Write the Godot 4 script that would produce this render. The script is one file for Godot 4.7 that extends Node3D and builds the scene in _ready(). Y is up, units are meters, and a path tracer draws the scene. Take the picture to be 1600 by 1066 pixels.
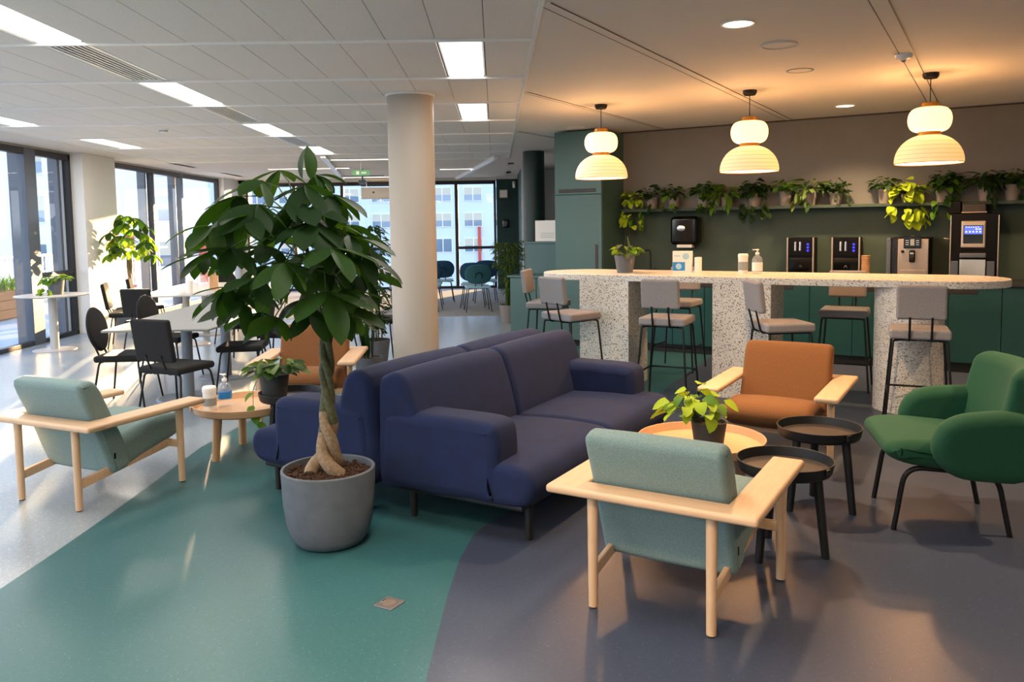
extends Node3D
# An open-plan office lounge: grid ceiling and windows on the left, a kitchen bar turned 31.7 degrees on the right.

const TURN := 0.55362            # the kitchen's turn about y
var UA := Vector3(cos(TURN), 0, sin(TURN))      # along the bar
var WA := Vector3(sin(TURN), 0, -cos(TURN))     # into the kitchen
const CEIL := 2.8
var M := {}
var used := {}
var rng := RandomNumberGenerator.new()

class MB:
	var v := PackedVector3Array()
	var ix := PackedInt32Array()
	func vert(p: Vector3) -> int:
		v.append(p)
		return v.size() - 1
	func tri(a: int, b: int, c: int) -> void:     # counter-clockwise seen from outside
		ix.append(a); ix.append(c); ix.append(b)
	func quad(a: int, b: int, c: int, d: int) -> void:
		tri(a, b, c); tri(a, c, d)
	func mesh() -> ArrayMesh:
		var n := PackedVector3Array()
		n.resize(v.size())
		for k in range(0, ix.size(), 3):
			var a := ix[k]; var b := ix[k + 1]; var c := ix[k + 2]
			var f := (v[c] - v[a]).cross(v[b] - v[a])
			n[a] += f; n[b] += f; n[c] += f
		for k in n.size():
			n[k] = n[k].normalized() if n[k].length_squared() > 1e-20 else Vector3.UP
		var arr := []
		arr.resize(Mesh.ARRAY_MAX)
		arr[Mesh.ARRAY_VERTEX] = v; arr[Mesh.ARRAY_NORMAL] = n; arr[Mesh.ARRAY_INDEX] = ix
		var m := ArrayMesh.new()
		m.add_surface_from_arrays(Mesh.PRIMITIVE_TRIANGLES, arr)
		return m
	func box(size: Vector3, at := Vector3.ZERO, r := 0.0, k := 1, t := Transform3D.IDENTITY, n := 1, fn = null) -> MB:
		var h := size / 2.0
		r = minf(r, minf(h.x, minf(h.y, h.z)) * 0.999)
		var inner := h - Vector3(r, r, r)
		var co := [[], [], []]
		for ax in 3:
			var l: Array = co[ax]
			if r > 0.0:
				for j in k:
					l.append([-inner[ax], -tan(PI / 4 * (1.0 - float(j) / k)) * r])
			for j in n + 1:
				l.append([lerpf(-inner[ax], inner[ax], float(j) / n), 0.0])
			if r > 0.0:
				for j in k:
					l.append([inner[ax], tan(PI / 4 * float(j + 1) / k) * r])
		for face in 6:
			var ax := face % 3
			var s := 1.0 if face < 3 else -1.0
			var ua := (ax + 1) % 3
			var va := (ax + 2) % 3
			var lu: Array = co[ua]
			var lv: Array = co[va]
			var base := v.size()
			for i in lu.size():
				for j in lv.size():
					var p := Vector3.ZERO
					var d := Vector3.ZERO
					p[ax] = s * inner[ax]; d[ax] = s * r
					p[ua] = lu[i][0]; d[ua] = lu[i][1]
					p[va] = lv[j][0]; d[va] = lv[j][1]
					if r > 0.0:
						p += d.normalized() * r
					if fn != null:
						p = fn.call(p)
					v.append(t * (p + at))
			var w := lv.size()
			for i in lu.size() - 1:
				for j in w - 1:
					var q := base + i * w + j
					if s > 0:
						quad(q, q + w, q + w + 1, q + 1)
					else:
						quad(q, q + 1, q + w + 1, q + w)
		return self
	func lathe(prof: Array, seg := 32, at := Vector3.ZERO, t := Transform3D.IDENTITY) -> MB:
		# profile of Vector2(radius, height) from the bottom outside round to the top; a repeated point makes a hard edge
		var prev := -1
		var last := Vector2.INF
		for p: Vector2 in prof:
			var base := v.size()
			for s in seg + 1:
				var a := TAU * s / seg
				v.append(t * (Vector3(cos(a) * p.x, p.y, -sin(a) * p.x) + at))
			if prev >= 0 and p != last:
				for s in seg:
					quad(prev + s, prev + s + 1, base + s + 1, base + s)
			prev = base
			last = p
		return self
	func tube(pts: Array, r: Array, seg := 8, caps := true, flat := 1.0) -> MB:
		var n := pts.size()
		var base := v.size()
		var side := Vector3.ZERO
		for k in n:
			var d: Vector3 = (pts[mini(k + 1, n - 1)] - pts[maxi(k - 1, 0)]).normalized()
			if k == 0:
				side = d.cross(Vector3.UP if absf(d.y) < 0.9 else Vector3.RIGHT).normalized()
			else:
				side = (side - d * side.dot(d)).normalized()
			var up := d.cross(side)
			var rr: float = r[mini(k, r.size() - 1)]
			for s in seg:
				var a := TAU * s / seg
				v.append(pts[k] + (side * cos(a) + up * sin(a) * flat) * rr)
		for k in n - 1:
			for s in seg:
				var s2 := (s + 1) % seg
				quad(base + k * seg + s, base + k * seg + s2, base + (k + 1) * seg + s2, base + (k + 1) * seg + s)
		if caps:
			for e in [0, n - 1]:
				var c := v.size()
				for s in seg:
					v.append(v[base + e * seg + s])
				var m := vert(pts[e])
				for s in seg:
					if e == 0:
						tri(m, c + (s + 1) % seg, c + s)
					else:
						tri(m, c + s, c + (s + 1) % seg)
		return self
	func prism(poly: PackedVector2Array, y0: float, y1: float, bevel := 0.0, at := Vector3.ZERO, t := Transform3D.IDENTITY) -> MB:
		# poly in (x, z); extruded upwards
		var area := 0.0
		for k in poly.size():
			area += poly[k].cross(poly[(k + 1) % poly.size()])
		var sg := 1.0 if area > 0 else -1.0
		var top := poly
		if bevel > 0.0:
			top = PackedVector2Array()
			for k in poly.size():
				var a := (poly[k] - poly[k - 1]).normalized()
				var b := (poly[(k + 1) % poly.size()] - poly[k]).normalized()
				var m := (Vector2(-a.y, a.x) + Vector2(-b.y, b.x)).normalized() * sg
				top.append(poly[k] + m * bevel)
		var n := poly.size()
		var idx := Geometry2D.triangulate_polygon(top)
		for up in [true, false]:
			var base := v.size()
			for p in top:
				v.append(t * (Vector3(p.x, y1 if up else y0, p.y) + at))
			for k in range(0, idx.size(), 3):
				var a := top[idx[k]]; var b := top[idx[k + 1]]; var c := top[idx[k + 2]]
				var ccw := (b - a).cross(c - a) < 0.0
				if ccw == up:
					tri(base + idx[k], base + idx[k + 1], base + idx[k + 2])
				else:
					tri(base + idx[k], base + idx[k + 2], base + idx[k + 1])
		var rings := [[top, y0], [poly, y0 + bevel], [poly, y1 - bevel], [top, y1]] if bevel > 0.0 else [[poly, y0], [poly, y1]]
		for r in rings.size() - 1:
			for k in n:
				var k2 := (k + 1) % n
				var lo: PackedVector2Array = rings[r][0]
				var hi: PackedVector2Array = rings[r + 1][0]
				var a := vert(t * (Vector3(lo[k].x, rings[r][1], lo[k].y) + at))
				var b := vert(t * (Vector3(lo[k2].x, rings[r][1], lo[k2].y) + at))
				var c := vert(t * (Vector3(hi[k2].x, rings[r + 1][1], hi[k2].y) + at))
				var d := vert(t * (Vector3(hi[k].x, rings[r + 1][1], hi[k].y) + at))
				if sg > 0:
					quad(b, a, d, c)
				else:
					quad(a, b, c, d)
		return self
	func bolster(prof: Array, hw: float, r: float, k := 4, t := Transform3D.IDENTITY, mid := 2, crown := 0.0) -> MB:
		# closed profile of Vector2(z, y), counter-clockwise seen from +x (z to the left...): swept along x with rounded ends
		var n := prof.size()
		var nor := []
		var area := 0.0
		for i in n:
			var a: Vector2 = prof[i]
			var b: Vector2 = prof[(i + 1) % n]
			area += a.cross(b)
		var sg := 1.0 if area > 0 else -1.0
		for i in n:
			var d: Vector2 = (prof[(i + 1) % n] - prof[i - 1]).normalized()
			nor.append(Vector2(d.y, -d.x) * sg)
		var xs := []
		for j in k + 1:
			var a := PI / 2 * (1.0 - float(j) / k)
			xs.append([-(hw - r) - r * sin(a), r * (1.0 - cos(a))])
		for j in range(1, mid):
			xs.append([lerpf(-(hw - r), hw - r, float(j) / mid), 0.0])
		for j in k + 1:
			var a := PI / 2 * float(j) / k
			xs.append([(hw - r) + r * sin(a), r * (1.0 - cos(a))])
		var base := v.size()
		for x in xs:
			var f: float = crown * (1.0 - pow(absf(x[0]) / hw, 2.0))
			for i in n:
				var p: Vector2 = prof[i] - nor[i] * (x[1] - f)
				v.append(t * Vector3(x[0], p.y, p.x))
		for j in xs.size() - 1:
			for i in n:
				var i2 := (i + 1) % n
				var a := base + j * n + i; var b := base + j * n + i2
				var c := base + (j + 1) * n + i2; var d := base + (j + 1) * n + i
				if sg > 0:
					quad(b, a, d, c)
				else:
					quad(a, b, c, d)
		var idx := Geometry2D.triangulate_polygon(PackedVector2Array(prof))
		for e in 2:
			var b0 := base + (0 if e == 0 else (xs.size() - 1) * n)
			for q in range(0, idx.size(), 3):
				var a: Vector2 = prof[idx[q]]; var b: Vector2 = prof[idx[q + 1]]; var c: Vector2 = prof[idx[q + 2]]
				if ((b - a).cross(c - a) > 0) == (e == 0):
					tri(b0 + idx[q], b0 + idx[q + 1], b0 + idx[q + 2])
				else:
					tri(b0 + idx[q], b0 + idx[q + 2], b0 + idx[q + 1])
		return self
	func leaf(t: Transform3D, length: float, width: float, droop: float, fold := 0.25, n := 5, tip := 1.0, wide := 0.45) -> MB:
		# along +z from the origin, bending down; a fold along the midrib
		var base := v.size()
		for i in n + 1:
			var f := float(i) / n
			var w := width * 0.5 * pow(sin(PI * pow(f, log(0.5) / log(wide))), 0.75 * tip) if i > 0 and i < n else width * 0.02
			var ang := droop * f
			var z := length * f
			var y := 0.0
			if absf(droop) > 0.01:
				z = length * sin(ang) / droop
				y = -length * (1.0 - cos(ang)) / droop
			var lift := w * fold
			v.append(t * Vector3(-w, y + lift * cos(ang), z + lift * sin(ang)))
			v.append(t * Vector3(0, y, z))
			v.append(t * Vector3(w, y + lift * cos(ang), z + lift * sin(ang)))
		for i in n:
			var q := base + i * 3
			quad(q, q + 3, q + 4, q + 1)
			quad(q + 1, q + 4, q + 5, q + 2)
		return self

func numbered(called: String) -> String:
	used[called] = used.get(called, -1) + 1
	return called if used[called] == 0 else "%s_%03d" % [called, used[called]]

func thing(called: String, label: String, category: String, at := Vector3.ZERO, turn := 0.0, group := "") -> Node3D:
	var o := Node3D.new()
	o.name = numbered(called)
	add_child(o)
	o.position = at
	o.rotation.y = turn
	tag(o, label, category, group)
	return o

func tag(o: Node, label: String, category := "", group := "", kind := "") -> void:
	if label: o.set_meta("label", label)
	if category: o.set_meta("category", category)
	if group: o.set_meta("group", group)
	if kind: o.set_meta("kind", kind)

func part(parent: Node, called: String, shape, m: Material, label := "") -> MeshInstance3D:
	var o := MeshInstance3D.new()
	o.name = called
	o.mesh = shape.mesh() if shape is MB else shape
	o.material_override = m
	if label: o.set_meta("label", label)
	parent.add_child(o, true)
	return o

func solo(called: String, shape, m: Material, label: String, category: String, at := Vector3.ZERO, turn := 0.0, group := "") -> MeshInstance3D:
	var o := MeshInstance3D.new()
	o.name = numbered(called)
	o.mesh = shape.mesh() if shape is MB else shape
	o.material_override = m
	add_child(o)
	o.position = at
	o.rotation.y = turn
	tag(o, label, category, group)
	return o

func structure(called: String, shape = null, m: Material = null, at := Vector3.ZERO, turn := 0.0, label := "") -> Node3D:
	var o: Node3D
	if shape != null:
		o = MeshInstance3D.new()
		o.mesh = shape.mesh() if shape is MB else shape
		o.material_override = m
	else:
		o = Node3D.new()
	o.name = called
	add_child(o)
	o.position = at
	o.rotation.y = turn
	tag(o, label, "", "", "structure")
	return o

func copy(src: Node3D, label: String, at: Vector3, turn: float) -> Node3D:
	var o: Node3D = src.duplicate()
	var base := String(src.name).rstrip("0123456789").trim_suffix("_")
	o.name = numbered(base)
	add_child(o)
	o.position = at
	o.rotation = Vector3(0, turn, 0)
	o.set_meta("label", label)
	return o

func K(u: float, h: float, w: float) -> Vector3:
	return UA * u + WA * w + Vector3(0, h, 0)

func smooth(pts: Array, per := 4) -> Array:      # closed Catmull-Rom
	var out := []
	var n := pts.size()
	for i in n:
		for j in per:
			out.append((pts[i] as Vector2).cubic_interpolate(pts[(i + 1) % n], pts[i - 1], pts[(i + 2) % n], float(j) / per))
	return out

func arc_path(pts: Array, r: float, seg := 5) -> Array:       # round the corners of a polyline
	var out := [pts[0]]
	for i in range(1, pts.size() - 1):
		var p: Vector3 = pts[i]
		var a: Vector3 = (pts[i - 1] - p)
		var b: Vector3 = (pts[i + 1] - p)
		var d := minf(r, minf(a.length(), b.length()) * 0.49)
		var p0 := p + a.normalized() * d
		var p1 := p + b.normalized() * d
		for k in seg + 1:
			var f := float(k) / seg
			out.append(p0.lerp(p, f).lerp(p.lerp(p1, f), f))
	out.append(pts[-1])
	return out

func rod(a: Vector3, b: Vector3, r0: float, r1 := -1.0, seg := 10) -> MB:
	return MB.new().tube([a, b], [r0, r0 if r1 < 0 else r1], seg)

func rounded_rect(w: float, d: float, r: float, seg := 5) -> PackedVector2Array:
	var p := PackedVector2Array()
	for c in [[1, 1, 0.0], [-1, 1, PI / 2], [-1, -1, PI], [1, -1, PI * 1.5]]:
		for k in seg + 1:
			var a: float = c[2] + PI / 2 * k / seg
			p.append(Vector2(c[0] * (w / 2 - r) + cos(a) * r, c[1] * (d / 2 - r) + sin(a) * r))
	return p

func look(dir: Vector3, roll := 0.0) -> Basis:        # local +z along dir
	var z := dir.normalized()
	var x := Vector3.UP.cross(z)
	x = x.normalized() if x.length() > 0.01 else Vector3.RIGHT
	return Basis(x, z.cross(x), z) * Basis(Vector3.BACK, roll)

# ---------------------------------------------------------------- materials
func mat(called: String, c: Color, rough := 0.6, metal := 0.0, tex: Texture2D = null, scale := 1.0, world := false) -> StandardMaterial3D:
	var m := StandardMaterial3D.new()
	m.resource_name = called
	m.albedo_color = c
	m.roughness = rough
	m.metallic = metal
	if tex:
		m.albedo_texture = tex
		m.uv1_triplanar = true
		m.uv1_world_triplanar = world
		m.uv1_scale = Vector3.ONE * scale
	M[called] = m
	return m

func glowing(called: String, c: Color, energy: float, base := Color(0.9, 0.9, 0.9)) -> StandardMaterial3D:
	var m := mat(called, base, 0.6)
	m.emission_enabled = true
	m.emission = c
	m.emission_energy_multiplier = energy
	return m

func tex(im: Image) -> ImageTexture:
	return ImageTexture.create_from_image(im)

func noise_img(size: int, freq: float, seed_: int, oct := 3) -> Image:
	var n := FastNoiseLite.new()
	n.seed = seed_
	n.frequency = freq
	n.fractal_octaves = oct
	n.noise_type = FastNoiseLite.TYPE_SIMPLEX_SMOOTH
	return n.get_seamless_image(size, size)

func mottle(size: int, lo: Color, hi: Color, freq: float, seed_: int, grain := 0.0, sx := 1, sy := 1) -> Image:
	var a := noise_img(size, freq, seed_)
	var out := Image.create(size, size, false, Image.FORMAT_RGB8)
	var r := RandomNumberGenerator.new()
	r.seed = seed_
	for y in size:
		for x in size:
			var f := a.get_pixel((x * sx) % size, (y * sy) % size).r
			f = clampf(f + r.randf_range(-grain, grain), 0, 1)
			out.set_pixel(x, y, lo.lerp(hi, f))
	return out

func flecks(im: Image, count: int, rmin: float, rmax: float, cols: Array, seed_: int) -> void:
	var r := RandomNumberGenerator.new()
	r.seed = seed_
	var s := im.get_width()
	for i in count:
		var cx := r.randf() * s
		var cy := r.randf() * s
		var rad := lerpf(rmin, rmax, pow(r.randf(), 2.0))
		var el := r.randf_range(0.45, 1.0)
		var an := r.randf() * PI
		var col: Color = cols[r.randi() % cols.size()]
		var ph := r.randf() * TAU
		var q := int(ceil(rad)) + 1
		for dy in range(-q, q + 1):
			for dx in range(-q, q + 1):
				var p := Vector2(dx, dy).rotated(an)
				p.y /= el
				var lim := rad * (0.82 + 0.18 * cos(3.0 * p.angle() + ph))
				if p.length() < lim:
					im.set_pixel(posmod(int(cx) + dx, s), posmod(int(cy) + dy, s), col)

func make_materials() -> void:
	var g := func(v: float) -> Color: return Color(v, v, v)
	# sheet vinyl: a mottle with small pale chips, tinted by each zone's colour
	var fl := mottle(1024, g.call(0.68), g.call(0.73), 0.03, 3, 0.4)
	flecks(fl, 1300, 1.3, 4.2, [g.call(1.0), g.call(0.98), Color(0.97, 1.0, 0.96)], 5)
	flecks(fl, 700, 1.3, 3.4, [g.call(0.52), g.call(0.58)], 6)
	var ft := tex(fl)
	mat("vinyl_light", Color(0.81, 0.86, 0.895), 0.24, 0, ft, 1.0 / 0.9, true)
	mat("vinyl_teal", Color(0.295, 0.53, 0.555), 0.36, 0, ft, 1.0 / 0.9, true)
	mat("vinyl_navy", Color(0.35, 0.395, 0.50), 0.34, 0, ft, 1.0 / 0.9, true)
	for n in ["vinyl_light", "vinyl_teal", "vinyl_navy"]:
		M[n].metallic_specular = 0.38
	mat("carpet", Color(0.66, 0.66, 0.66), 0.95, 0, tex(mottle(256, g.call(0.75), g.call(1.0), 0.05, 8, 0.4)), 2.0, true)
	var tz := mottle(1024, Color(0.85, 0.835, 0.80), Color(0.90, 0.885, 0.855), 0.02, 11, 0.1)
	flecks(tz, 2600, 2.5, 9.0, [Color(0.74, 0.71, 0.67), Color(0.80, 0.77, 0.72), Color(0.68, 0.67, 0.66)], 12)
	flecks(tz, 3000, 2.5, 10.5, [Color(0.30, 0.28, 0.28), Color(0.40, 0.37, 0.35), Color(0.22, 0.21, 0.22), Color(0.50, 0.42, 0.36)], 13)
	mat("terrazzo", Color(1, 1, 1), 0.38, 0, tex(tz), 1.0 / 0.72)
	var wd := mottle(512, Color(0.865, 0.76, 0.635), Color(0.91, 0.81, 0.69), 0.006, 21, 0.06, 1, 9)
	var wood_u := tex(wd)
	wd = wd.duplicate()
	wd.rotate_90(CLOCKWISE)
	var wood_v := tex(wd)
	mat("beech_x", Color(0.905, 0.855, 0.815), 0.48, 0, wood_u, 1.6)
	mat("beech_z", Color(0.905, 0.855, 0.815), 0.48, 0, wood_v, 1.6)
	mat("oak_x", Color(0.93, 0.83, 0.74), 0.45, 0, wood_u, 1.6)
	mat("oak_z", Color(0.90, 0.80, 0.70), 0.45, 0, wood_v, 1.6)
	mat("planter_wood", Color(0.78, 0.62, 0.48), 0.7, 0, wood_u, 1.0)
	var fb := mottle(512, g.call(0.68), g.call(1.0), 0.16, 31, 0.5)
	var fbt := tex(fb)
	var cloth := func(n: String, c: Color, rim: float) -> void:
		var m := mat(n, c, 0.9, 0, fbt, 1.9)
		m.rim_enabled = true
		m.rim = rim
		m.rim_tint = 0.6
	cloth.call("cloth_seafoam", Color(0.53, 0.635, 0.63), 0.25)
	cloth.call("cloth_ochre", Color(0.54, 0.345, 0.17), 0.2)
	cloth.call("cloth_green", Color(0.05, 0.32, 0.20), 0.35)
	cloth.call("cloth_grey", Color(0.60, 0.595, 0.615), 0.15)
	cloth.call("cloth_black", Color(0.06, 0.058, 0.062), 0.06)
	cloth.call("cloth_blue", Color(0.10, 0.31, 0.46), 0.2)
	cloth.call("cloth_teal", Color(0.19, 0.41, 0.45), 0.2)
	var vm := mat("velvet_navy", Color(0.04, 0.115, 0.28), 0.92, 0, tex(mottle(512, g.call(0.84), g.call(1.0), 0.008, 41, 0.12)), 1.4)
	vm.rim_enabled = true
	vm.rim = 0.05
	vm.rim_tint = 0.7
	mat("black_metal", Color(0.075, 0.073, 0.075), 0.42, 0.3)
	mat("black_wood", Color(0.07, 0.07, 0.075), 0.5)
	mat("grey_metal", Color(0.48, 0.52, 0.56), 0.45, 0.2)
	mat("table_grey", Color(0.51, 0.52, 0.515), 0.4)
	mat("table_white", Color(0.72, 0.71, 0.69), 0.4)
	mat("chrome", Color(0.82, 0.80, 0.78), 0.22, 0.95)
	mat("steel", Color(0.68, 0.62, 0.56), 0.32, 0.75)
	mat("brass", Color(0.62, 0.42, 0.17), 0.4, 0.6)
	mat("white_paint", Color(0.87, 0.865, 0.85), 0.7)
	mat("column_paint", Color(0.69, 0.655, 0.61), 0.6)
	mat("tile_white", Color(0.93, 0.92, 0.90), 0.85, 0, tex(mottle(256, g.call(0.95), g.call(1.0), 0.08, 51, 0.3)), 2.5, true)
	mat("plaster", Color(0.86, 0.84, 0.81), 0.85)
	mat("rail_white", Color(0.96, 0.96, 0.95), 0.3)
	mat("ceiling_void", Color(0.30, 0.30, 0.30), 0.9)
	mat("frame_dark", Color(0.13, 0.125, 0.13), 0.4, 0.3)
	mat("frame_grey", Color(0.31, 0.34, 0.38), 0.4, 0.3)
	mat("wall_taupe", Color(0.445, 0.45, 0.445), 0.8, 0, tex(mottle(256, g.call(0.96), g.call(1.0), 0.02, 53, 0.1)), 0.6)
	mat("wall_green", Color(0.215, 0.285, 0.255), 0.75, 0, tex(mottle(256, g.call(0.95), g.call(1.0), 0.02, 54, 0.1)), 0.6)
	mat("cabinet_green", Color(0.245, 0.37, 0.37), 0.45)
	mat("cabinet_deep", Color(0.045, 0.28, 0.285), 0.45)
	mat("paint_deep_green", Color(0.035, 0.20, 0.185), 0.6)
	mat("column_green", Color(0.10, 0.20, 0.185), 0.45)
	mat("toe_dark", Color(0.05, 0.09, 0.09), 0.6)
	mat("slot_brown", Color(0.17, 0.14, 0.135), 0.5)
	mat("worktop", Color(0.12, 0.12, 0.12), 0.35)
	mat("pot_grey", Color(0.37, 0.395, 0.43), 0.62, 0, tex(mottle(256, g.call(0.86), g.call(1.0), 0.02, 61, 0.1)), 2.0)
	mat("pot_taupe", Color(0.50, 0.475, 0.46), 0.7)
	mat("pot_dark", Color(0.21, 0.215, 0.22), 0.6)
	mat("soil", Color(1, 1, 1), 0.95, 0, tex(mottle(256, Color(0.10, 0.06, 0.04), Color(0.36, 0.22, 0.14), 0.09, 62, 0.5)), 6.0)
	mat("bark", Color(1, 1, 1), 0.85, 0, tex(mottle(256, Color(0.38, 0.34, 0.26), Color(0.66, 0.55, 0.45), 0.03, 63, 0.25)), 5.0)
	mat("bark_green", Color(1, 1, 1), 0.8, 0, tex(mottle(256, Color(0.20, 0.23, 0.15), Color(0.38, 0.38, 0.26), 0.03, 64, 0.25)), 5.0)
	var green := func(n: String, c: Color, back: Color, ro := 0.58) -> void:
		var m := mat(n, c, ro)
		m.cull_mode = BaseMaterial3D.CULL_DISABLED
		m.backlight_enabled = true
		m.backlight = back
		m.metallic_specular = 0.3
	green.call("leaf_dark", Color(0.06, 0.15, 0.045), Color(0.18, 0.30, 0.05))
	green.call("leaf_mid", Color(0.10, 0.20, 0.06), Color(0.26, 0.38, 0.06))
	green.call("leaf_fresh", Color(0.28, 0.44, 0.10), Color(0.45, 0.55, 0.10))
	green.call("leaf_lime", Color(0.58, 0.68, 0.16), Color(0.5, 0.55, 0.12))
	green.call("leaf_bamboo", Color(0.25, 0.33, 0.12), Color(0.3, 0.36, 0.1), 0.6)
	green.call("leaf_sage", Color(0.33, 0.41, 0.22), Color(0.35, 0.4, 0.15), 0.5)
	mat("stem_green", Color(0.24, 0.34, 0.12), 0.6)
	glowing("panel_glow", Color(1.0, 0.975, 0.93), 2.2)
	glowing("cove_glow", Color(1.0, 0.96, 0.9), 1.8)
	glowing("downlight_glow", Color(1.0, 0.93, 0.82), 2.6)
	glowing("bulb_glow", Color(1.0, 0.80, 0.45), 5.0)
	glowing("screen_blue", Color(0.35, 0.45, 1.0), 0.9, Color(0.1, 0.1, 0.2))
	glowing("icon_white", Color(0.9, 0.93, 1.0), 1.2)
	glowing("led_blue", Color(0.12, 0.15, 1.0), 2.0, Color(0.05, 0.05, 0.2))
	var paper := func(n: String, c: Color, e: float) -> void:
		var m := glowing(n, c, e, Color(0.93, 0.91, 0.88))
		m.cull_mode = BaseMaterial3D.CULL_DISABLED
		m.backlight_enabled = true
		m.backlight = Color(0.26, 0.235, 0.20)
		m.roughness = 0.9
	paper.call("paper_upper", Color(1.0, 0.76, 0.44), 1.7)
	paper.call("paper_lower", Color(1.0, 0.72, 0.36), 0.38)
	mat("paper_rib", Color(0.62, 0.42, 0.22), 0.8)
	var gl := mat("glass", Color(0.95, 0.98, 0.99, 0.03), 0.0)
	gl.transparency = BaseMaterial3D.TRANSPARENCY_ALPHA
	gl.metallic_specular = 0.32
	var pl := mat("clear_plastic", Color(0.9, 0.95, 1.0, 0.14), 0.05)
	pl.transparency = BaseMaterial3D.TRANSPARENCY_ALPHA
	mat("paper_white", Color(0.90, 0.89, 0.87), 0.7)
	mat("card_brown", Color(0.72, 0.56, 0.40), 0.8)
	mat("print_blue", Color(0.10, 0.50, 0.78), 0.6)
	mat("print_pale", Color(0.62, 0.78, 0.86), 0.6)
	mat("print_grey", Color(0.55, 0.58, 0.58), 0.7)
	mat("gloss_black", Color(0.02, 0.02, 0.022), 0.08)
	mat("satin_black", Color(0.02, 0.02, 0.025), 0.4).metallic_specular = 0.25
	mat("screw", Color(0.25, 0.25, 0.25), 0.4, 0.5)
	# outside
	mat("facade_pale", Color(0.80, 0.83, 0.87), 0.9)
	mat("facade_white", Color(0.92, 0.92, 0.90), 0.9)
	mat("facade_grey", Color(0.55, 0.60, 0.65), 0.9)
	mat("facade_red", Color(0.74, 0.30, 0.22), 0.8)
	mat("facade_glass", Color(0.42, 0.50, 0.58), 0.1, 0.2)
	mat("blind_beige", Color(0.78, 0.74, 0.66), 0.8)
	mat("deck", Color(0.62, 0.66, 0.70), 0.6)
	mat("ground", Color(0.45, 0.48, 0.45), 0.95)
	mat("rail_paint", Color(0.80, 0.80, 0.78), 0.5)
	mat("shrub", Color(0.20, 0.34, 0.12), 0.8)
	mat("green_sign", Color(0.45, 0.72, 0.50), 0.6)
	mat("floor_plate", Color(0.55, 0.51, 0.50), 0.35, 0.7)

func _ready() -> void:
	rng.seed = 7
	# ---- camera
	var cam := Camera3D.new()
	cam.name = "camera"
	add_child(cam)
	cam.position = Vector3(0, 1.6, 0)
	cam.rotation_degrees = Vector3(-4.57, -1.14, -0.86)
	cam.projection = Camera3D.PROJECTION_FRUSTUM
	cam.near = 0.1
	cam.far = 500.0
	cam.size = 0.1 * 1066.0 / 1271.1
	cam.frustum_offset = Vector2(0, -0.1 * (533.0 - 452.5) / 1271.1)
	cam.current = true
	# ---- sky, sun, exposure
	var env := Environment.new()
	var sky := Sky.new()
	var sm := ProceduralSkyMaterial.new()
	sm.sky_top_color = Color(0.48, 0.59, 0.74)
	sm.sky_horizon_color = Color(0.93, 0.95, 0.97)
	sm.sky_curve = 0.12
	sm.ground_bottom_color = Color(0.45, 0.47, 0.48)
	sm.ground_horizon_color = Color(0.80, 0.82, 0.84)
	sm.sky_energy_multiplier = 1.85
	sm.ground_energy_multiplier = 0.8
	sky.sky_material = sm
	env.background_mode = Environment.BG_SKY
	env.sky = sky
	env.tonemap_mode = Environment.TONE_MAPPER_LINEAR
	env.tonemap_exposure = 1.5
	env.sdfgi_enabled = true
	env.ssao_enabled = true
	env.ssil_enabled = true
	var we := WorldEnvironment.new()
	we.name = "world"
	we.environment = env
	add_child(we)
	var sun := DirectionalLight3D.new()
	sun.name = "sun"
	add_child(sun)
	var az := deg_to_rad(22.5)
	var el := deg_to_rad(6.0)
	var towards := Vector3(sin(az) * cos(el), sin(el), -cos(az) * cos(el))
	sun.basis = Basis.looking_at(-towards, Vector3.UP)
	sun.light_color = Color(1.0, 0.82, 0.58)
	sun.light_energy = 5.0
	sun.light_angular_distance = 0.6
	sun.shadow_enabled = true
	sun.sky_mode = DirectionalLight3D.SKY_MODE_LIGHT_ONLY
	make_materials()
	build_shell()
	build_ceiling()
	build_windows()
	build_outside()
	build_kitchen()
	build_lounge()
	build_dining()
	build_far()
	build_details()

func area_light(parent: Node, at: Vector3, size: Vector2, energy: float, c: Color, b := Basis(Vector3.RIGHT, -PI / 2)) -> void:
	var l := AreaLight3D.new()
	l.name = "light"
	parent.add_child(l, true)
	l.position = at
	l.basis = b
	l.area_size = size
	l.area_range = 30.0
	l.light_energy = energy
	l.light_color = c
	l.shadow_enabled = true

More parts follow.
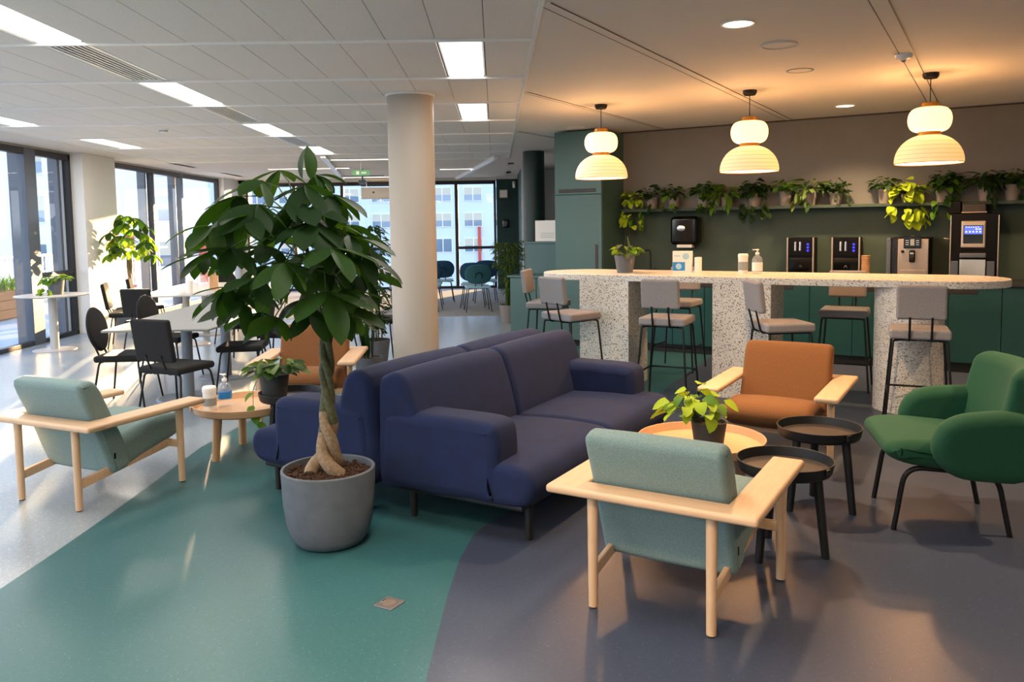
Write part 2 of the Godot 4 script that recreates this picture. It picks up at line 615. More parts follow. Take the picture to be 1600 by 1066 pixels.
# ---------------------------------------------------------------- shell
func build_shell() -> void:
	# floor: a light sheet everywhere, then the teal and the navy sheets welded in, and a far carpet
	var fl := structure("floor", null, null, Vector3.ZERO, 0.0, "sheet vinyl floor in pale grey, teal and navy zones")
	part(fl, "pale_vinyl", MB.new().box(Vector3(15.5, 0.2, 24.6), Vector3(1.0, -0.1, -8.9)), M.vinyl_light, "pale blue-grey sheet vinyl")
	var teal := PackedVector2Array()
	for p in [[-2.30, 3.2], [-2.30, -1.5], [-2.27, -3.0], [-2.25, -3.6], [-2.225, -4.0], [-2.205, -4.5], [-2.195, -5.0], [-2.19, -5.9], [-2.05, -6.9], [-1.75, -7.9], [-1.30, -8.9], [-0.75, -9.8], [-0.1, -10.6], [0.5, -11.4], [1.6, -11.9], [4.2, -10.6], [7.5, -8.6], [7.6, 3.2]]:
		teal.append(Vector2(p[0], p[1]))
	part(fl, "teal_vinyl", MB.new().prism(teal, -0.05, 0.0006), M.vinyl_teal, "teal sheet vinyl zone")
	var navy := PackedVector2Array()
	for p in [[-0.36, 3.2], [-0.36, -0.5], [-0.32, -1.8], [-0.27, -2.75], [-0.25, -3.1], [-0.228, -3.45], [-0.195, -3.8], [-0.14, -4.09], [-0.07, -4.25], [0.035, -4.40], [0.145, -4.53], [0.36, -4.95], [0.62, -5.55], [0.98, -6.38], [1.35, -7.15], [1.73, -7.93], [2.08, -8.6], [2.5, -9.45], [2.9, -10.2], [7.5, -8.0], [7.6, 3.2]]:
		navy.append(Vector2(p[0], p[1]))
	part(fl, "navy_vinyl", MB.new().prism(navy, -0.04, 0.0012), M.vinyl_navy, "navy sheet vinyl zone")
	part(fl, "grey_carpet", MB.new().box(Vector3(7.1, 0.05, 6.35), Vector3(-2.9, -0.024, -17.45)), M.carpet, "pale grey carpet by the far window")
	# outer walls
	structure("wall_left", MB.new().box(Vector3(0.3, 0.24, 24.0), Vector3(-6.7, 2.89, -8.7)), M.white_paint, Vector3.ZERO, 0.0, "white strip of wall above the left windows")
	structure("wall_left_pier", MB.new().box(Vector3(0.42, 2.8, 1.08), Vector3(-6.54, 1.4, -13.31), 0.006), M.white_paint, Vector3.ZERO, 0.0, "white pier between the left windows")
	structure("wall_left_corner", MB.new().box(Vector3(0.18, 2.8, 1.2), Vector3(-6.50, 1.4, -20.18), 0.006), M.white_paint, Vector3.ZERO, 0.0, "white end of the left wall at the corner")
	structure("wall_far", MB.new().box(Vector3(7.2, 0.3, 0.3), Vector3(-3.1, 2.87, -20.85)), M.white_paint, Vector3.ZERO, 0.0, "white strip of wall above the far window")
	structure("wall_far_jamb", MB.new().box(Vector3(0.55, 3.0, 0.3), Vector3(-6.495, 1.5, -20.85)), M.white_paint)
	structure("wall_far_right", MB.new().box(Vector3(0.6, 3.0, 0.6), Vector3(0.36, 1.5, -20.6)), M.white_paint)
	var gp := structure("wall_far_green", MB.new().box(Vector3(0.53, 2.72, 0.04), Vector3(0.315, 1.36, -20.28), 0.004), M.paint_deep_green, Vector3.ZERO, 0.0, "deep green wall panel beside the far window")
	gp.name = "wall_far_green"
	structure("wall_far_return", MB.new().box(Vector3(0.10, 2.8, 3.2), Vector3(0.63, 1.4, -18.7)), M.paint_deep_green, Vector3.ZERO, 0.0, "deep green return wall at the far end")
	structure("wall_far_return_lit_end", MB.new().box(Vector3(0.12, 2.8, 0.10), Vector3(0.63, 1.4, -17.05), 0.004), M.white_paint)  # white face on the green wall, sunlight on its end put into the colour
	structure("wall_back_room", MB.new().box(Vector3(7.4, 2.8, 0.2), Vector3(4.4, 1.4, -18.2)), M.white_paint, Vector3.ZERO, 0.0, "pale wall of the space behind the kitchen")
	structure("wall_back_room_side", MB.new().box(Vector3(0.2, 2.8, 12.0), Vector3(8.0, 1.4, -13.2)), M.white_paint)
	structure("wall_right", MB.new().box(Vector3(0.2, 2.8, 10.4), Vector3(8.0, 1.4, -2.1)), M.white_paint)
	structure("wall_behind", MB.new().box(Vector3(15.0, 2.8, 0.2), Vector3(0.7, 1.4, 3.2)), M.white_paint)
	# kitchen wall, green up to the shelf and taupe above
	var kt := -TURN
	structure("wall_kitchen_upper", MB.new().box(Vector3(7.3, 1.03, 0.2), Vector3(-0.65, 2.285, -0.1)), M.wall_taupe, K(0, 0, 10.2), kt, "taupe painted kitchen wall above the shelf")
	structure("wall_kitchen_lower", MB.new().box(Vector3(7.3, 1.77, 0.2), Vector3(-0.65, 0.885, -0.1)), M.wall_green, K(0, 0, 10.2), kt, "dark green kitchen wall below the shelf")
	structure("shadow_gap_strip_1", MB.new().box(Vector3(7.3, 0.016, 0.012), Vector3(-0.65, 2.79, 0.006)), M.slot_brown, K(0, 0, 10.2), kt, "dark strip drawn as the shadow gap where kitchen wall meets ceiling")  # brown strip on the wall, its colour gives the shade of the gap
	# columns
	var col := structure("column", null, null, Vector3(-0.76, 0, -7.62), 0.0, "round white structural column in the middle of the room")
	part(col, "shaft", MB.new().lathe([Vector2(0.213, 0), Vector2(0.213, 2.79)], 64), M.column_paint)
	part(col, "collar", MB.new().lathe([Vector2(0.213, 2.782), Vector2(0.228, 2.782), Vector2(0.228, 2.782), Vector2(0.228, 2.799)], 64), M.rail_white)
	structure("column_green", MB.new().lathe([Vector2(0.178, 0), Vector2(0.178, 2.8)], 48), M.column_green, Vector3(0.66, 0, -13.6), 0.0, "round dark green column behind the kitchen cabinets")

# ---------------------------------------------------------------- ceiling
func build_ceiling() -> void:
	var ce := structure("ceiling", null, null, Vector3.ZERO, 0.0, "suspended grid ceiling with a plain plaster field over the kitchen")
	part(ce, "slab", MB.new().box(Vector3(15.5, 0.2, 24.6), Vector3(1.0, CEIL + 0.14, -8.9)), M.ceiling_void)
	part(ce, "plaster_field", MB.new().box(Vector3(8.0, 0.035, 14.0), Vector3(4.283, CEIL + 0.0175, -3.9)), M.plaster, "plain plaster ceiling over the kitchen")
	part(ce, "plaster_field", MB.new().box(Vector3(8.0, 0.035, 10.2), Vector3(4.283, CEIL + 0.0175, -16.0)), M.plaster)
	part(ce, "plaster_margin", MB.new().box(Vector3(0.74, 0.035, 24.0), Vector3(-6.165, CEIL + 0.0175, -8.7)), M.plaster, "plaster margin along the left windows")
	part(ce, "plaster_far", MB.new().box(Vector3(6.3, 0.035, 5.7), Vector3(-2.75, CEIL + 0.0175, -17.8)), M.plaster)
	var cw := 0.3187
	var rp := 1.355
	var z0 := -5.39
	var tile := MB.new().box(Vector3(cw - 0.004, 0.02, rp - 0.026), Vector3.ZERO, 0.002).mesh()
	var grille_bar := MB.new().box(Vector3(0.016, 0.006, rp - 0.05), Vector3.ZERO).mesh()
	for row in range(-6, 8):
		var zc := z0 - rp * (row + 0.5)
		if zc > 2.6 or zc < -15.0:
			continue
		for c in range(0, 19):
			var xc := -0.048 + cw * 0.5 - cw * c
			var lit := 0
			if c == 1 and posmod(row, 2) == 0 and row != 4:
				lit = 1
			elif c == 9:
				lit = 1 if posmod(row, 2) == 1 else 2
			elif c == 17 and posmod(row, 2) == 0:
				lit = 1
			elif c == 1 and row == 4:
				lit = 3
			if row > 5 and lit > 0:
				lit = 0
			if lit == 0 or lit == 3:
				if row >= -1:
					var t := part(ce, "ceiling_tile", tile, M.tile_white)
					t.position = Vector3(xc, CEIL + 0.01, zc)
				continue
			if lit == 1:
				panel_light(Vector3(xc, CEIL, zc), c, row)
			else:
				if row < -1:
					continue
				var v := thing("air_grille", "linear slot air grille between ceiling lights, %s" % ["nearest one", "", "middle one behind the first light panel", "", "far one above the potted tree", "", "farthest one"][clampi(row, 0, 6)] if row >= 0 else "linear slot air grille above the camera", "vent", Vector3(xc, CEIL, zc), 0.0, "ceiling air grilles")
				var fr := MB.new()
				for s in [-1, 1]:
					fr.box(Vector3(0.035, 0.016, rp - 0.03), Vector3(s * (cw / 2 - 0.022), 0.008, 0))
					fr.box(Vector3(cw - 0.02, 0.016, 0.02), Vector3(0, 0.008, s * (rp / 2 - 0.025)))
				part(v, "frame", fr, M.rail_white)
				part(v, "backing", MB.new().box(Vector3(cw - 0.05, 0.006, rp - 0.06), Vector3(0, 0.0125, 0)), M.satin_black)
				for k in 6:
					var b := part(v, "slat", grille_bar, M.rail_white)
					b.position = Vector3(-0.095 + 0.038 * k, 0.004, 0)
	# the rows behind the camera: one plain field of the same tile
	part(ce, "tile_field", MB.new().box(Vector3(6.0, 0.02, 7.1), Vector3(-2.78, CEIL + 0.05, -0.5)), M.tile_white)
	for row in range(-1, 9):
		var z := z0 - rp * row
		if z < -15.2:
			continue
		part(ce, "grid_rail", MB.new().box(Vector3(6.06, 0.022, 0.034), Vector3(-2.77, CEIL - 0.003, z), 0.006, 2), M.rail_white)
	part(ce, "edge_trim", MB.new().box(Vector3(0.03, 0.014, 18.0), Vector3(0.275, CEIL + 0.001, -5.9), 0.003), M.rail_white, "pale trim between the grid ceiling and the plaster")
	part(ce, "edge_trim", MB.new().box(Vector3(0.03, 0.014, 18.0), Vector3(-5.79, CEIL + 0.001, -5.9), 0.003), M.rail_white)
	# joints in the plaster field running towards the kitchen wall
	for j in [[-2.14, 4.02, 10.2, 0.075], [-3.70, 6.55, 10.2, 0.05], [-5.32, 9.2, 10.3, 0.04], [-0.575, 1.5, 10.2, 0.095]]:
		var lo: float = j[1]
		var hi: float = j[2]
		var w: float = j[3]
		var jt := MB.new().box(Vector3(w, 0.006, hi - lo), Vector3(0, 0, 0))
		var o := part(ce, "ceiling_joint", jt, M.plaster)
		o.position = K(j[0], CEIL - 0.001, (lo + hi) / 2)
		o.rotation.y = -TURN
		for s in [-1, 1]:
			var g := part(ce, "joint_groove", MB.new().box(Vector3(0.006, 0.003, hi - lo), Vector3.ZERO), M.slot_brown)
			g.position = K(j[0] + s * w / 2, CEIL - 0.0035, (lo + hi) / 2)
			g.rotation.y = -TURN

func panel_light(at: Vector3, c: int, row: int) -> void:
	var lab := "bright rectangular ceiling light panel "
	var where := {"1,0": "nearest the camera, left of the plaster ceiling", "1,2": "second one beyond, right of the white column", "9,-1": "at the upper left edge of the photo", "9,1": "second in the left row between two grilles", "9,3": "third in the left row above the potted tree", "17,2": "by the windows, cut by the left edge", "17,4": "by the windows above the white pier"}
	var t := thing("ceiling_light", lab + where.get("%d,%d" % [c, row], "in the grid ceiling outside the photo"), "ceiling light", at, 0.0, "ceiling light panels")
	part(t, "housing", MB.new().box(Vector3(0.305, 0.03, 1.325), Vector3(0, 0.025, 0), 0.003), M.rail_white)
	part(t, "diffuser", MB.new().box(Vector3(0.272, 0.012, 1.295), Vector3(0, 0.006, 0), 0.002), M.panel_glow)
	area_light(t, Vector3(0, -0.006, 0), Vector2(0.27, 1.29), 2.2, Color(1.0, 0.955, 0.90))

# ---------------------------------------------------------------- windows
func window(called: String, along_x: bool, at: Vector3, length: float, top: float, mullions: Array, transoms: Array, label: String, fins: Array = []) -> Node3D:
	# local x runs along the window, z points into the room
	var w := structure(called, null, null, at, 0.0 if along_x else PI / 2, label)
	var f := 0.06
	part(w, "window_frame", MB.new().box(Vector3(length, 0.09, 0.10), Vector3(length / 2, top - 0.045, 0), 0.006), M.frame_dark)
	part(w, "window_frame", MB.new().box(Vector3(length, 0.06, 0.10), Vector3(length / 2, 0.03, 0), 0.006), M.frame_dark)
	for x in [f / 2, length - f / 2]:
		part(w, "window_frame", MB.new().box(Vector3(f, top, 0.10), Vector3(x, top / 2, 0), 0.006), M.frame_dark)
	var xs := [0.0]
	for m in mullions:
		var wd: float = m[1]
		part(w, "mullion", MB.new().box(Vector3(wd, top, 0.11), Vector3(m[0], top / 2, 0), 0.006), M.frame_dark if wd < 0.1 else M.frame_grey)
		xs.append(m[0])
	xs.append(length)
	for t in transoms:
		part(w, "transom", MB.new().box(Vector3(t[1] - t[0], 0.07, 0.09), Vector3((t[0] + t[1]) / 2, t[2], 0), 0.006), M.frame_dark)
	for k in xs.size() - 1:
		var pm := QuadMesh.new()
		pm.size = Vector2(xs[k + 1] - xs[k] - 0.03, top - 0.12)
		part(w, "pane", pm, M.glass).position = Vector3((xs[k] + xs[k + 1]) / 2, top / 2, 0.0)
	for x in fins:
		part(w, "fin", MB.new().box(Vector3(0.07, top + 0.2, 0.15), Vector3(x, top / 2, -0.135), 0.006), M.frame_grey)
	return w

func build_windows() -> void:
	# left wall: local x runs towards -z
	window("window_1", false, Vector3(-6.56, 0, 3.0), 15.76, 2.77, [[2.6, 0.07], [5.3, 0.07], [8.0, 0.07], [10.8, 0.07], [14.66, 0.28]], [[14.8, 15.7, 0.97]], "dark framed glazed wall with sliding door on the left", [5.3, 10.8, 14.6, 15.62])
	window("window_2", false, Vector3(-6.58, 0, -13.85), 5.72, 2.77, [[1.98, 0.08], [3.42, 0.12]], [], "dark framed glazing behind the small sunlit tree", [0.12, 1.90, 3.36])
	window("window_3", true, Vector3(-6.23, 0, -20.72), 6.27, 2.72, [[1.2, 0.08], [2.4, 0.08], [3.9, 0.08], [5.27, 0.085]], [[5.31, 6.23, 1.03], [2.4, 3.9, 1.03]], "dark framed window wall at the far end")

# ---------------------------------------------------------------- outside
func facade(at: Vector3, turn: float, w: float, h: float, wall: Material, cols: int, rows: int, x0: float, pitch: float, y0: float, rise: float, pane: Vector2, label: String, strips: Array = []) -> Node3D:
	var b := thing("apartment_building", label, "building", at, turn, "buildings across the street")
	part(b, "wall", MB.new().box(Vector3(w, h, 10.0), Vector3(0, h / 2 - 12.0, -5.0)), wall)
	var fr := MB.new().box(Vector3(pane.x + 0.16, pane.y + 0.16, 0.12), Vector3.ZERO).mesh()
	var gl := MB.new().box(Vector3(pane.x, pane.y, 0.06), Vector3.ZERO).mesh()
	var bar := MB.new().box(Vector3(0.10, pane.y, 0.08), Vector3.ZERO).mesh()
	var bl := MB.new().box(Vector3(pane.x, pane.y * 0.55, 0.05), Vector3.ZERO).mesh()
	for r in rows:
		for c in cols:
			var p := Vector3(x0 + pitch * c, y0 + rise * r, 0.03)
			var f := part(b, "window_frame", fr, M.facade_white)
			f.position = p
			var g := part(f, "pane", gl, M.facade_glass)
			g.position.z = 0.05
			var br := part(f, "mullion", bar, M.facade_white)
			br.position.z = 0.07
			if (r * 7 + c * 3) % 4 != 1:
				var k := part(f, "blind", bl, M.blind_beige)
				k.position = Vector3(0, pane.y * 0.22, 0.07)
	for s in strips:
		part(b, "strip", MB.new().box(Vector3(s[1], 13.4, 0.3), Vector3(s[0], -5.3, 0.15)), M.facade_red)
	return b

func build_outside() -> void:
	structure("terrain", MB.new().box(Vector3(600, 1, 600), Vector3(0, -12.5, -100)), M.ground, Vector3.ZERO, 0.0, "ground far below outside")
	structure("balcony_floor", MB.new().box(Vector3(3.6, 0.2, 32.0), Vector3(-8.45, -0.12, -9.0)), M.deck, Vector3.ZERO, 0.0, "pale balcony deck outside the left windows")
	facade(Vector3(-22, 0, -95), 0.0, 62.0, 40.0, M.facade_pale, 12, 7, -16.0, 3.55, -6.6, 2.95, Vector2(2.0, 1.5), "pale blue-grey apartment block behind the far window", [[20.2, 0.35]])
	facade(Vector3(-27, 0, -52), 0.42, 17.0, 26.0, M.facade_white, 4, 6, -5.5, 3.6, -6.0, 3.0, Vector2(1.5, 1.6), "white building with red columns seen through the left glazing", [[-7.6, 0.5], [-1.9, 0.5], [3.6, 0.5], [8.0, 0.5]])
	facade(Vector3(-88, 0, -140), 0.5, 16.0, 28.0, M.facade_grey, 4, 9, -5.5, 3.6, -8.0, 2.6, Vector2(2.4, 1.2), "grey tower far away beyond the balcony")
	# trees outside
	var r := RandomNumberGenerator.new()
	r.seed = 91
	for k in 3:
		var p: Array = [[-44.0, -62.0, 6.2], [-54.0, -66.0, 5.4], [-64.0, -62.0, 6.6]][k]
		var t := thing("street_tree", ["round leafy tree beyond the balcony rail, nearest the tower", "middle one of the leafy trees beyond the balcony", "leafy tree at the left edge beyond the balcony"][k], "tree", Vector3(p[0], -12.0, p[1]), 0.0, "trees beyond the balcony")
		part(t, "trunk", rod(Vector3.ZERO, Vector3(0, 9, 0), 0.35, 0.2), M.bark)
		var cr := MB.new()
		for i in 700:
			var d := Vector3(r.randfn(), r.randfn(), r.randfn()).normalized() * pow(r.randf(), 0.4)
			cr.leaf(Transform3D(look(Vector3(r.randfn(), -0.2, r.randfn())), Vector3(0, 11.4, 0) + d * Vector3(p[2] * 0.62, 3.0, p[2] * 0.62)), 1.1, 0.7, 0.4, 0.2, 3)
		part(t, "crown", cr, M.leaf_mid).set_meta("kind", "stuff")
	# balcony railing
	var rail := thing("balcony_railing", "white metal balcony railing outside the left windows", "railing", Vector3(-10.0, 0, 0))
	part(rail, "top_rail", MB.new().box(Vector3(0.06, 0.05, 32), Vector3(0, 1.08, -9)), M.rail_paint)
	part(rail, "bottom_rail", MB.new().box(Vector3(0.04, 0.04, 32), Vector3(0, 0.12, -9)), M.rail_paint)
	var bar := MB.new().box(Vector3(0.02, 0.95, 0.045), Vector3.ZERO).mesh()
	for k in 150:
		var b := part(rail, "baluster", bar, M.rail_paint)
		b.position = Vector3(0, 0.59, -4.0 - 0.135 * k)
	# planters
	for k in 2:
		var pz: float = [-11.6, -14.6][k]
		var pt := thing("balcony_planter", ["wooden planter box with grasses outside the left sliding door", "farther wooden planter box on the balcony"][k], "planter", Vector3(-9.3, -0.02, pz), 0.0, "balcony planters")
		for i in 3:
			part(pt, "plank", MB.new().box(Vector3(0.03, 0.16, 2.5), Vector3(0.25, 0.10 + 0.17 * i, 0), 0.004), M.planter_wood)
			part(pt, "plank", MB.new().box(Vector3(0.03, 0.16, 2.5), Vector3(-0.25, 0.10 + 0.17 * i, 0), 0.004), M.planter_wood)
			for s in [-1, 1]:
				part(pt, "plank", MB.new().box(Vector3(0.47, 0.16, 0.03), Vector3(0, 0.10 + 0.17 * i, s * 1.23), 0.004), M.planter_wood)
		part(pt, "soil", MB.new().box(Vector3(0.46, 0.05, 2.4), Vector3(0, 0.48, 0)), M.soil)
		var gr := MB.new()
		for i in 420:
			var a := r.randf() * TAU
			gr.leaf(Transform3D(look(Vector3(cos(a) * 0.5, 1.0, sin(a) * 0.5)), Vector3(r.randf_range(-0.2, 0.2), 0.5, r.randf_range(-1.15, 1.15))), r.randf_range(0.25, 0.5), 0.035, r.randf_range(0.4, 1.5), 0.3, 4)
		part(pt, "grass", gr, M.leaf_fresh).set_meta("kind", "stuff")
	# unseen pane and spot light, placed to lay warm sun streaks on the pale floor
	var bay := thing("unseen_sun_reflector", "unseen reflecting pane outside, placed to lay sun streaks on the pale floor", "window", Vector3(-12.7, 4.2, -42.7), 0.29)
	part(bay, "frame", MB.new().box(Vector3(1.7, 1.7, 0.1), Vector3(0, 0.75, -0.08), 0.01), M.facade_white)
	part(bay, "pane", MB.new().box(Vector3(1.5, 1.5, 0.03), Vector3(0, 0.75, -0.02)), M.facade_glass)
	part(bay, "post", MB.new().box(Vector3(0.3, 17.0, 0.3), Vector3(0, -7.8, -0.3)), M.facade_white)
	var s := SpotLight3D.new()
	s.name = "light"
	bay.add_child(s)
	s.position = Vector3(0, 0.75, 0.1)
	s.look_at_from_position(Vector3(-12.7, 4.95, -42.6), Vector3(-3.7, 0.4, -6.0))
	s.spot_angle = 2.1
	s.spot_range = 80
	s.spot_attenuation = 2.0
	s.light_size = 0.6
	s.light_energy = 75000.0
	s.light_color = Color(1.0, 0.86, 0.66)
	s.shadow_enabled = true

# ---------------------------------------------------------------- kitchen (local x along the wall, z towards the room)
func build_kitchen() -> void:
	var kt := -TURN
	# tall cabinet
	var t := thing("tall_cabinet", "tall grey-green cabinet at the left end of the kitchen wall", "cabinet", K(-4.605, 0, 9.5), kt)
	part(t, "body", MB.new().box(Vector3(0.67, 2.70, 0.68), Vector3(0, 1.43, -0.36), 0.003), M.cabinet_green)
	part(t, "toe_kick", MB.new().box(Vector3(0.67, 0.08, 0.6), Vector3(0, 0.04, -0.36)), M.toe_dark)
	var up := part(t, "door", MB.new().box(Vector3(0.662, 0.80, 0.022), Vector3(0, 2.375, 0), 0.003), M.cabinet_green)
	part(up, "handle_slot", MB.new().box(Vector3(0.53, 0.045, 0.012), Vector3(-0.01, 2.02, 0.010), 0.02, 3), M.slot_brown, "dark recessed grip")
	var lo := part(t, "door", MB.new().box(Vector3(0.662, 1.88, 0.022), Vector3(0, 1.025, 0), 0.003), M.cabinet_green)
	part(lo, "handle_slot", MB.new().box(Vector3(0.04, 0.34, 0.012), Vector3(0.26, 1.16, 0.010), 0.018, 3), M.slot_brown, "dark recessed grip")
	# low block and pass-through at the left
	t = thing("low_cabinet", "low grey-green cabinet at the far left of the kitchen", "cabinet", K(-5.31, 0, 9.55), kt)
	part(t, "body", MB.new().box(Vector3(0.72, 0.80, 0.55), Vector3(0, 0.48, -0.29), 0.003), M.cabinet_green)
	part(t, "toe_kick", MB.new().box(Vector3(0.72, 0.08, 0.5), Vector3(0, 0.04, -0.29)), M.toe_dark)
	part(t, "door", MB.new().box(Vector3(0.40, 0.78, 0.02), Vector3(-0.155, 0.48, 0), 0.003), M.cabinet_green)
	part(t, "door", MB.new().box(Vector3(0.30, 0.78, 0.02), Vector3(0.205, 0.48, 0), 0.003), M.cabinet_green)
	part(t, "top", MB.new().box(Vector3(0.76, 0.025, 0.60), Vector3(-0.02, 0.893, -0.28), 0.004), M.cabinet_green)
	t = thing("service_cabinet", "chest-high grey-green cabinet behind the low one", "cabinet", K(-5.42, 0, 10.22), kt)
	part(t, "body", MB.new().box(Vector3(0.80, 1.32, 0.55), Vector3(0, 0.66, -0.29), 0.003), M.cabinet_green)
	part(t, "top", MB.new().box(Vector3(0.82, 0.03, 0.58), Vector3(0, 1.335, -0.29), 0.004), M.cabinet_green)
	t = thing("carton", "white carton standing on the chest-high green cabinet", "box", K(-5.50, 1.351, 10.42), kt)
	part(t, "body", MB.new().box(Vector3(0.36, 0.30, 0.26), Vector3(0, 0.15, 0), 0.006), M.paper_white)
	for k in 3:
		part(t, "print_line", MB.new().box(Vector3(0.22, 0.006, 0.003), Vector3(0.02, 0.06 + 0.028 * k, 0.131)), M.print_grey)
	# base units
	var n := 0
	var xs := [-4.27, -3.35, -2.55, -1.75, -0.85, 0.10, 1.05, 2.0, 2.95]
	for k in xs.size() - 1:
		var w: float = xs[k + 1] - xs[k]
		var lab: String = ["deep green base unit next to the tall cabinet", "deep green base unit left of the middle bar leg", "deep green base unit behind the middle bar leg", "deep green base unit behind the far bar stool", "deep green base unit behind the round bar leg", "deep green base unit with a small hatch at the right", "deep green base unit past the end of the bar", "deep green base unit at the right corner"][k]
		t = thing("base_cabinet", lab, "cabinet", K((xs[k] + xs[k + 1]) / 2, 0, 9.5), kt, "kitchen base units")
		part(t, "body", MB.new().box(Vector3(w - 0.004, 0.80, 0.64), Vector3(0, 0.50, -0.36)), M.cabinet_deep)
		part(t, "toe_kick", MB.new().box(Vector3(w - 0.004, 0.10, 0.58), Vector3(0, 0.05, -0.36)), M.toe_dark)
		var dw := w / 2 - 0.006
		for s in [-1, 1]:
			var d := part(t, "door", MB.new().box(Vector3(dw, 0.79, 0.022), Vector3(s * w / 4, 0.50, -0.03), 0.003), M.cabinet_deep)
			if k == 5 and s == -1:
				part(d, "hatch", MB.new().box(Vector3(0.22, 0.13, 0.006), Vector3(s * w / 4, 0.66, -0.017), 0.004), M.cabinet_deep)
		part(t, "grip", MB.new().box(Vector3(w * 0.55, 0.045, 0.012), Vector3(0, 0.84, -0.018), 0.018, 3), M.slot_brown, "dark recessed grip")
	solo("worktop", MB.new().box(Vector3(7.2, 0.035, 0.70), Vector3(-0.655, 0.9175, -0.35), 0.004), M.worktop, "dark kitchen worktop along the green wall", "worktop", K(0, 0, 9.48), kt)
	# shelf
	solo("wall_shelf", MB.new().box(Vector3(7.2, 0.035, 0.22), Vector3(-0.62, 1.755, -0.11), 0.003), M.wall_green, "long dark green wall shelf carrying the potted plants", "shelf", K(0, 0, 9.985), kt)
	bar()
	lamps()
	stools()
	shelf_plants()
	appliances()

func bar() -> void:
	var kt := -TURN
	var b := thing("bar_counter", "long terrazzo bar counter with rounded ends on three legs", "bar counter", K(-1.97, 0, 7.69), kt)
	var hl := 2.115
	var hd := 0.44
	var poly := PackedVector2Array()
	for s in [1, -1]:
		for k in 25:
			var a := -PI / 2 + PI * k / 24.0
			poly.append(Vector2(s * (hl - hd + cos(a) * hd), s * sin(a) * hd))
	part(b, "counter_top", MB.new().prism(poly, 1.04, 1.10, 0.004), M.terrazzo)
	part(b, "leg", MB.new().box(Vector3(0.52, 1.04, 0.50), Vector3(-1.28, 0.52, 0.19), 0.004), M.terrazzo)
	part(b, "leg", MB.new().box(Vector3(0.52, 1.04, 0.50), Vector3(0.055, 0.52, 0.19), 0.004), M.terrazzo)
	part(b, "leg", MB.new().lathe([Vector2(0.268, 0.0), Vector2(0.268, 1.04)], 56, Vector3(1.385, 0, 0.175)), M.terrazzo, "round terrazzo leg")

func lamps() -> void:
	var names := ["left paper lantern pendant over the end of the bar", "middle paper lantern pendant over the bar", "right paper lantern pendant over the round bar leg"]
	for k in 3:
		var u: float = [-3.463, -1.966, -0.478][k]
		var t := thing("pendant_lamp", names[k], "pendant lamp", K(u, 0, 7.69), -TURN, "two-tier paper lantern pendants over the bar")
		part(t, "canopy", MB.new().lathe([Vector2(0.0, 2.752), Vector2(0.05, 2.755), Vector2(0.062, 2.775), Vector2(0.064, 2.80)], 28), M.black_metal)
		part(t, "cord", rod(Vector3(0, 2.56, 0), Vector3(0, 2.755, 0), 0.004, -1, 6), M.black_metal)
		part(t, "cap", MB.new().lathe([Vector2(0.0, 2.519), Vector2(0.068, 2.519), Vector2(0.068, 2.519), Vector2(0.068, 2.556), Vector2(0.068, 2.556), Vector2(0.0, 2.558)], 32), M.brass)
		var pr := []
		for i in 15:
			var a := -PI / 2 + PI * i / 14.0
			pr.append(Vector2(maxf(0.064, 0.064 + 0.104 * pow(maxf(0.0, cos(a)), 0.62)), 2.418 + 0.101 * sin(a)))
		part(t, "upper_lantern", MB.new().lathe(pr, 40), M.paper_upper, "rounded glowing paper lantern")
		part(t, "neck_ring", MB.new().lathe([Vector2(0.0, 2.288), Vector2(0.088, 2.288), Vector2(0.088, 2.288), Vector2(0.088, 2.317), Vector2(0.088, 2.317), Vector2(0.0, 2.318)], 32), M.brass)
		pr = [Vector2(0.262, 2.058), Vector2(0.265, 2.066)]
		for i in range(1, 15):
			var a := acos(0.30) * i / 14.0
			pr.append(Vector2(0.266 * pow(cos(a), 0.85), 2.066 + 0.232 * sin(a)))
		var sh := part(t, "lower_shade", MB.new().lathe(pr, 48), M.paper_lower, "dome-shaped glowing paper shade")
		part(sh, "rim", MB.new().tube(ring(Vector3(0, 2.058, 0), 0.263, 40), [0.003], 5, false), M.paper_rib)
		for i in 5:
			var yy := 2.09 + 0.035 * i
			var rr := 0.266 * pow(1.0 - pow((yy - 2.066) / 0.232, 2.0), 0.425)
			part(sh, "rib", MB.new().tube(ring(Vector3(0, yy, 0), rr + 0.001, 40), [0.0007], 4, false), M.paper_rib)
		part(t, "bulb", MB.new().lathe([Vector2(0.0, 2.13), Vector2(0.024, 2.14), Vector2(0.035, 2.165), Vector2(0.03, 2.19), Vector2(0.015, 2.22), Vector2(0.012, 2.288)], 20), M.bulb_glow)
		var lu := OmniLight3D.new()
		lu.name = "upper_light"
		t.add_child(lu)
		lu.position = Vector3(0, 2.42, 0)
		lu.light_energy = 0.4
		lu.light_size = 0.1
		lu.omni_range = 30.0
		lu.omni_attenuation = 2.0
		lu.light_color = Color(1.0, 0.73, 0.46)
		lu.shadow_enabled = true
		var l := OmniLight3D.new()
		l.name = "light"
		t.add_child(l)
		l.position = Vector3(0, 2.115, 0)
		l.light_energy = 0.75
		l.light_size = 0.05
		l.omni_range = 30.0
		l.omni_attenuation = 2.0
		l.light_color = Color(1.0, 0.74, 0.50)
		l.shadow_enabled = true

func ring(c: Vector3, r: float, n: int) -> Array:
	var out := []
	for k in n + 1:
		var a := TAU * k / n
		out.append(c + Vector3(cos(a) * r, 0, sin(a) * r))
	return out

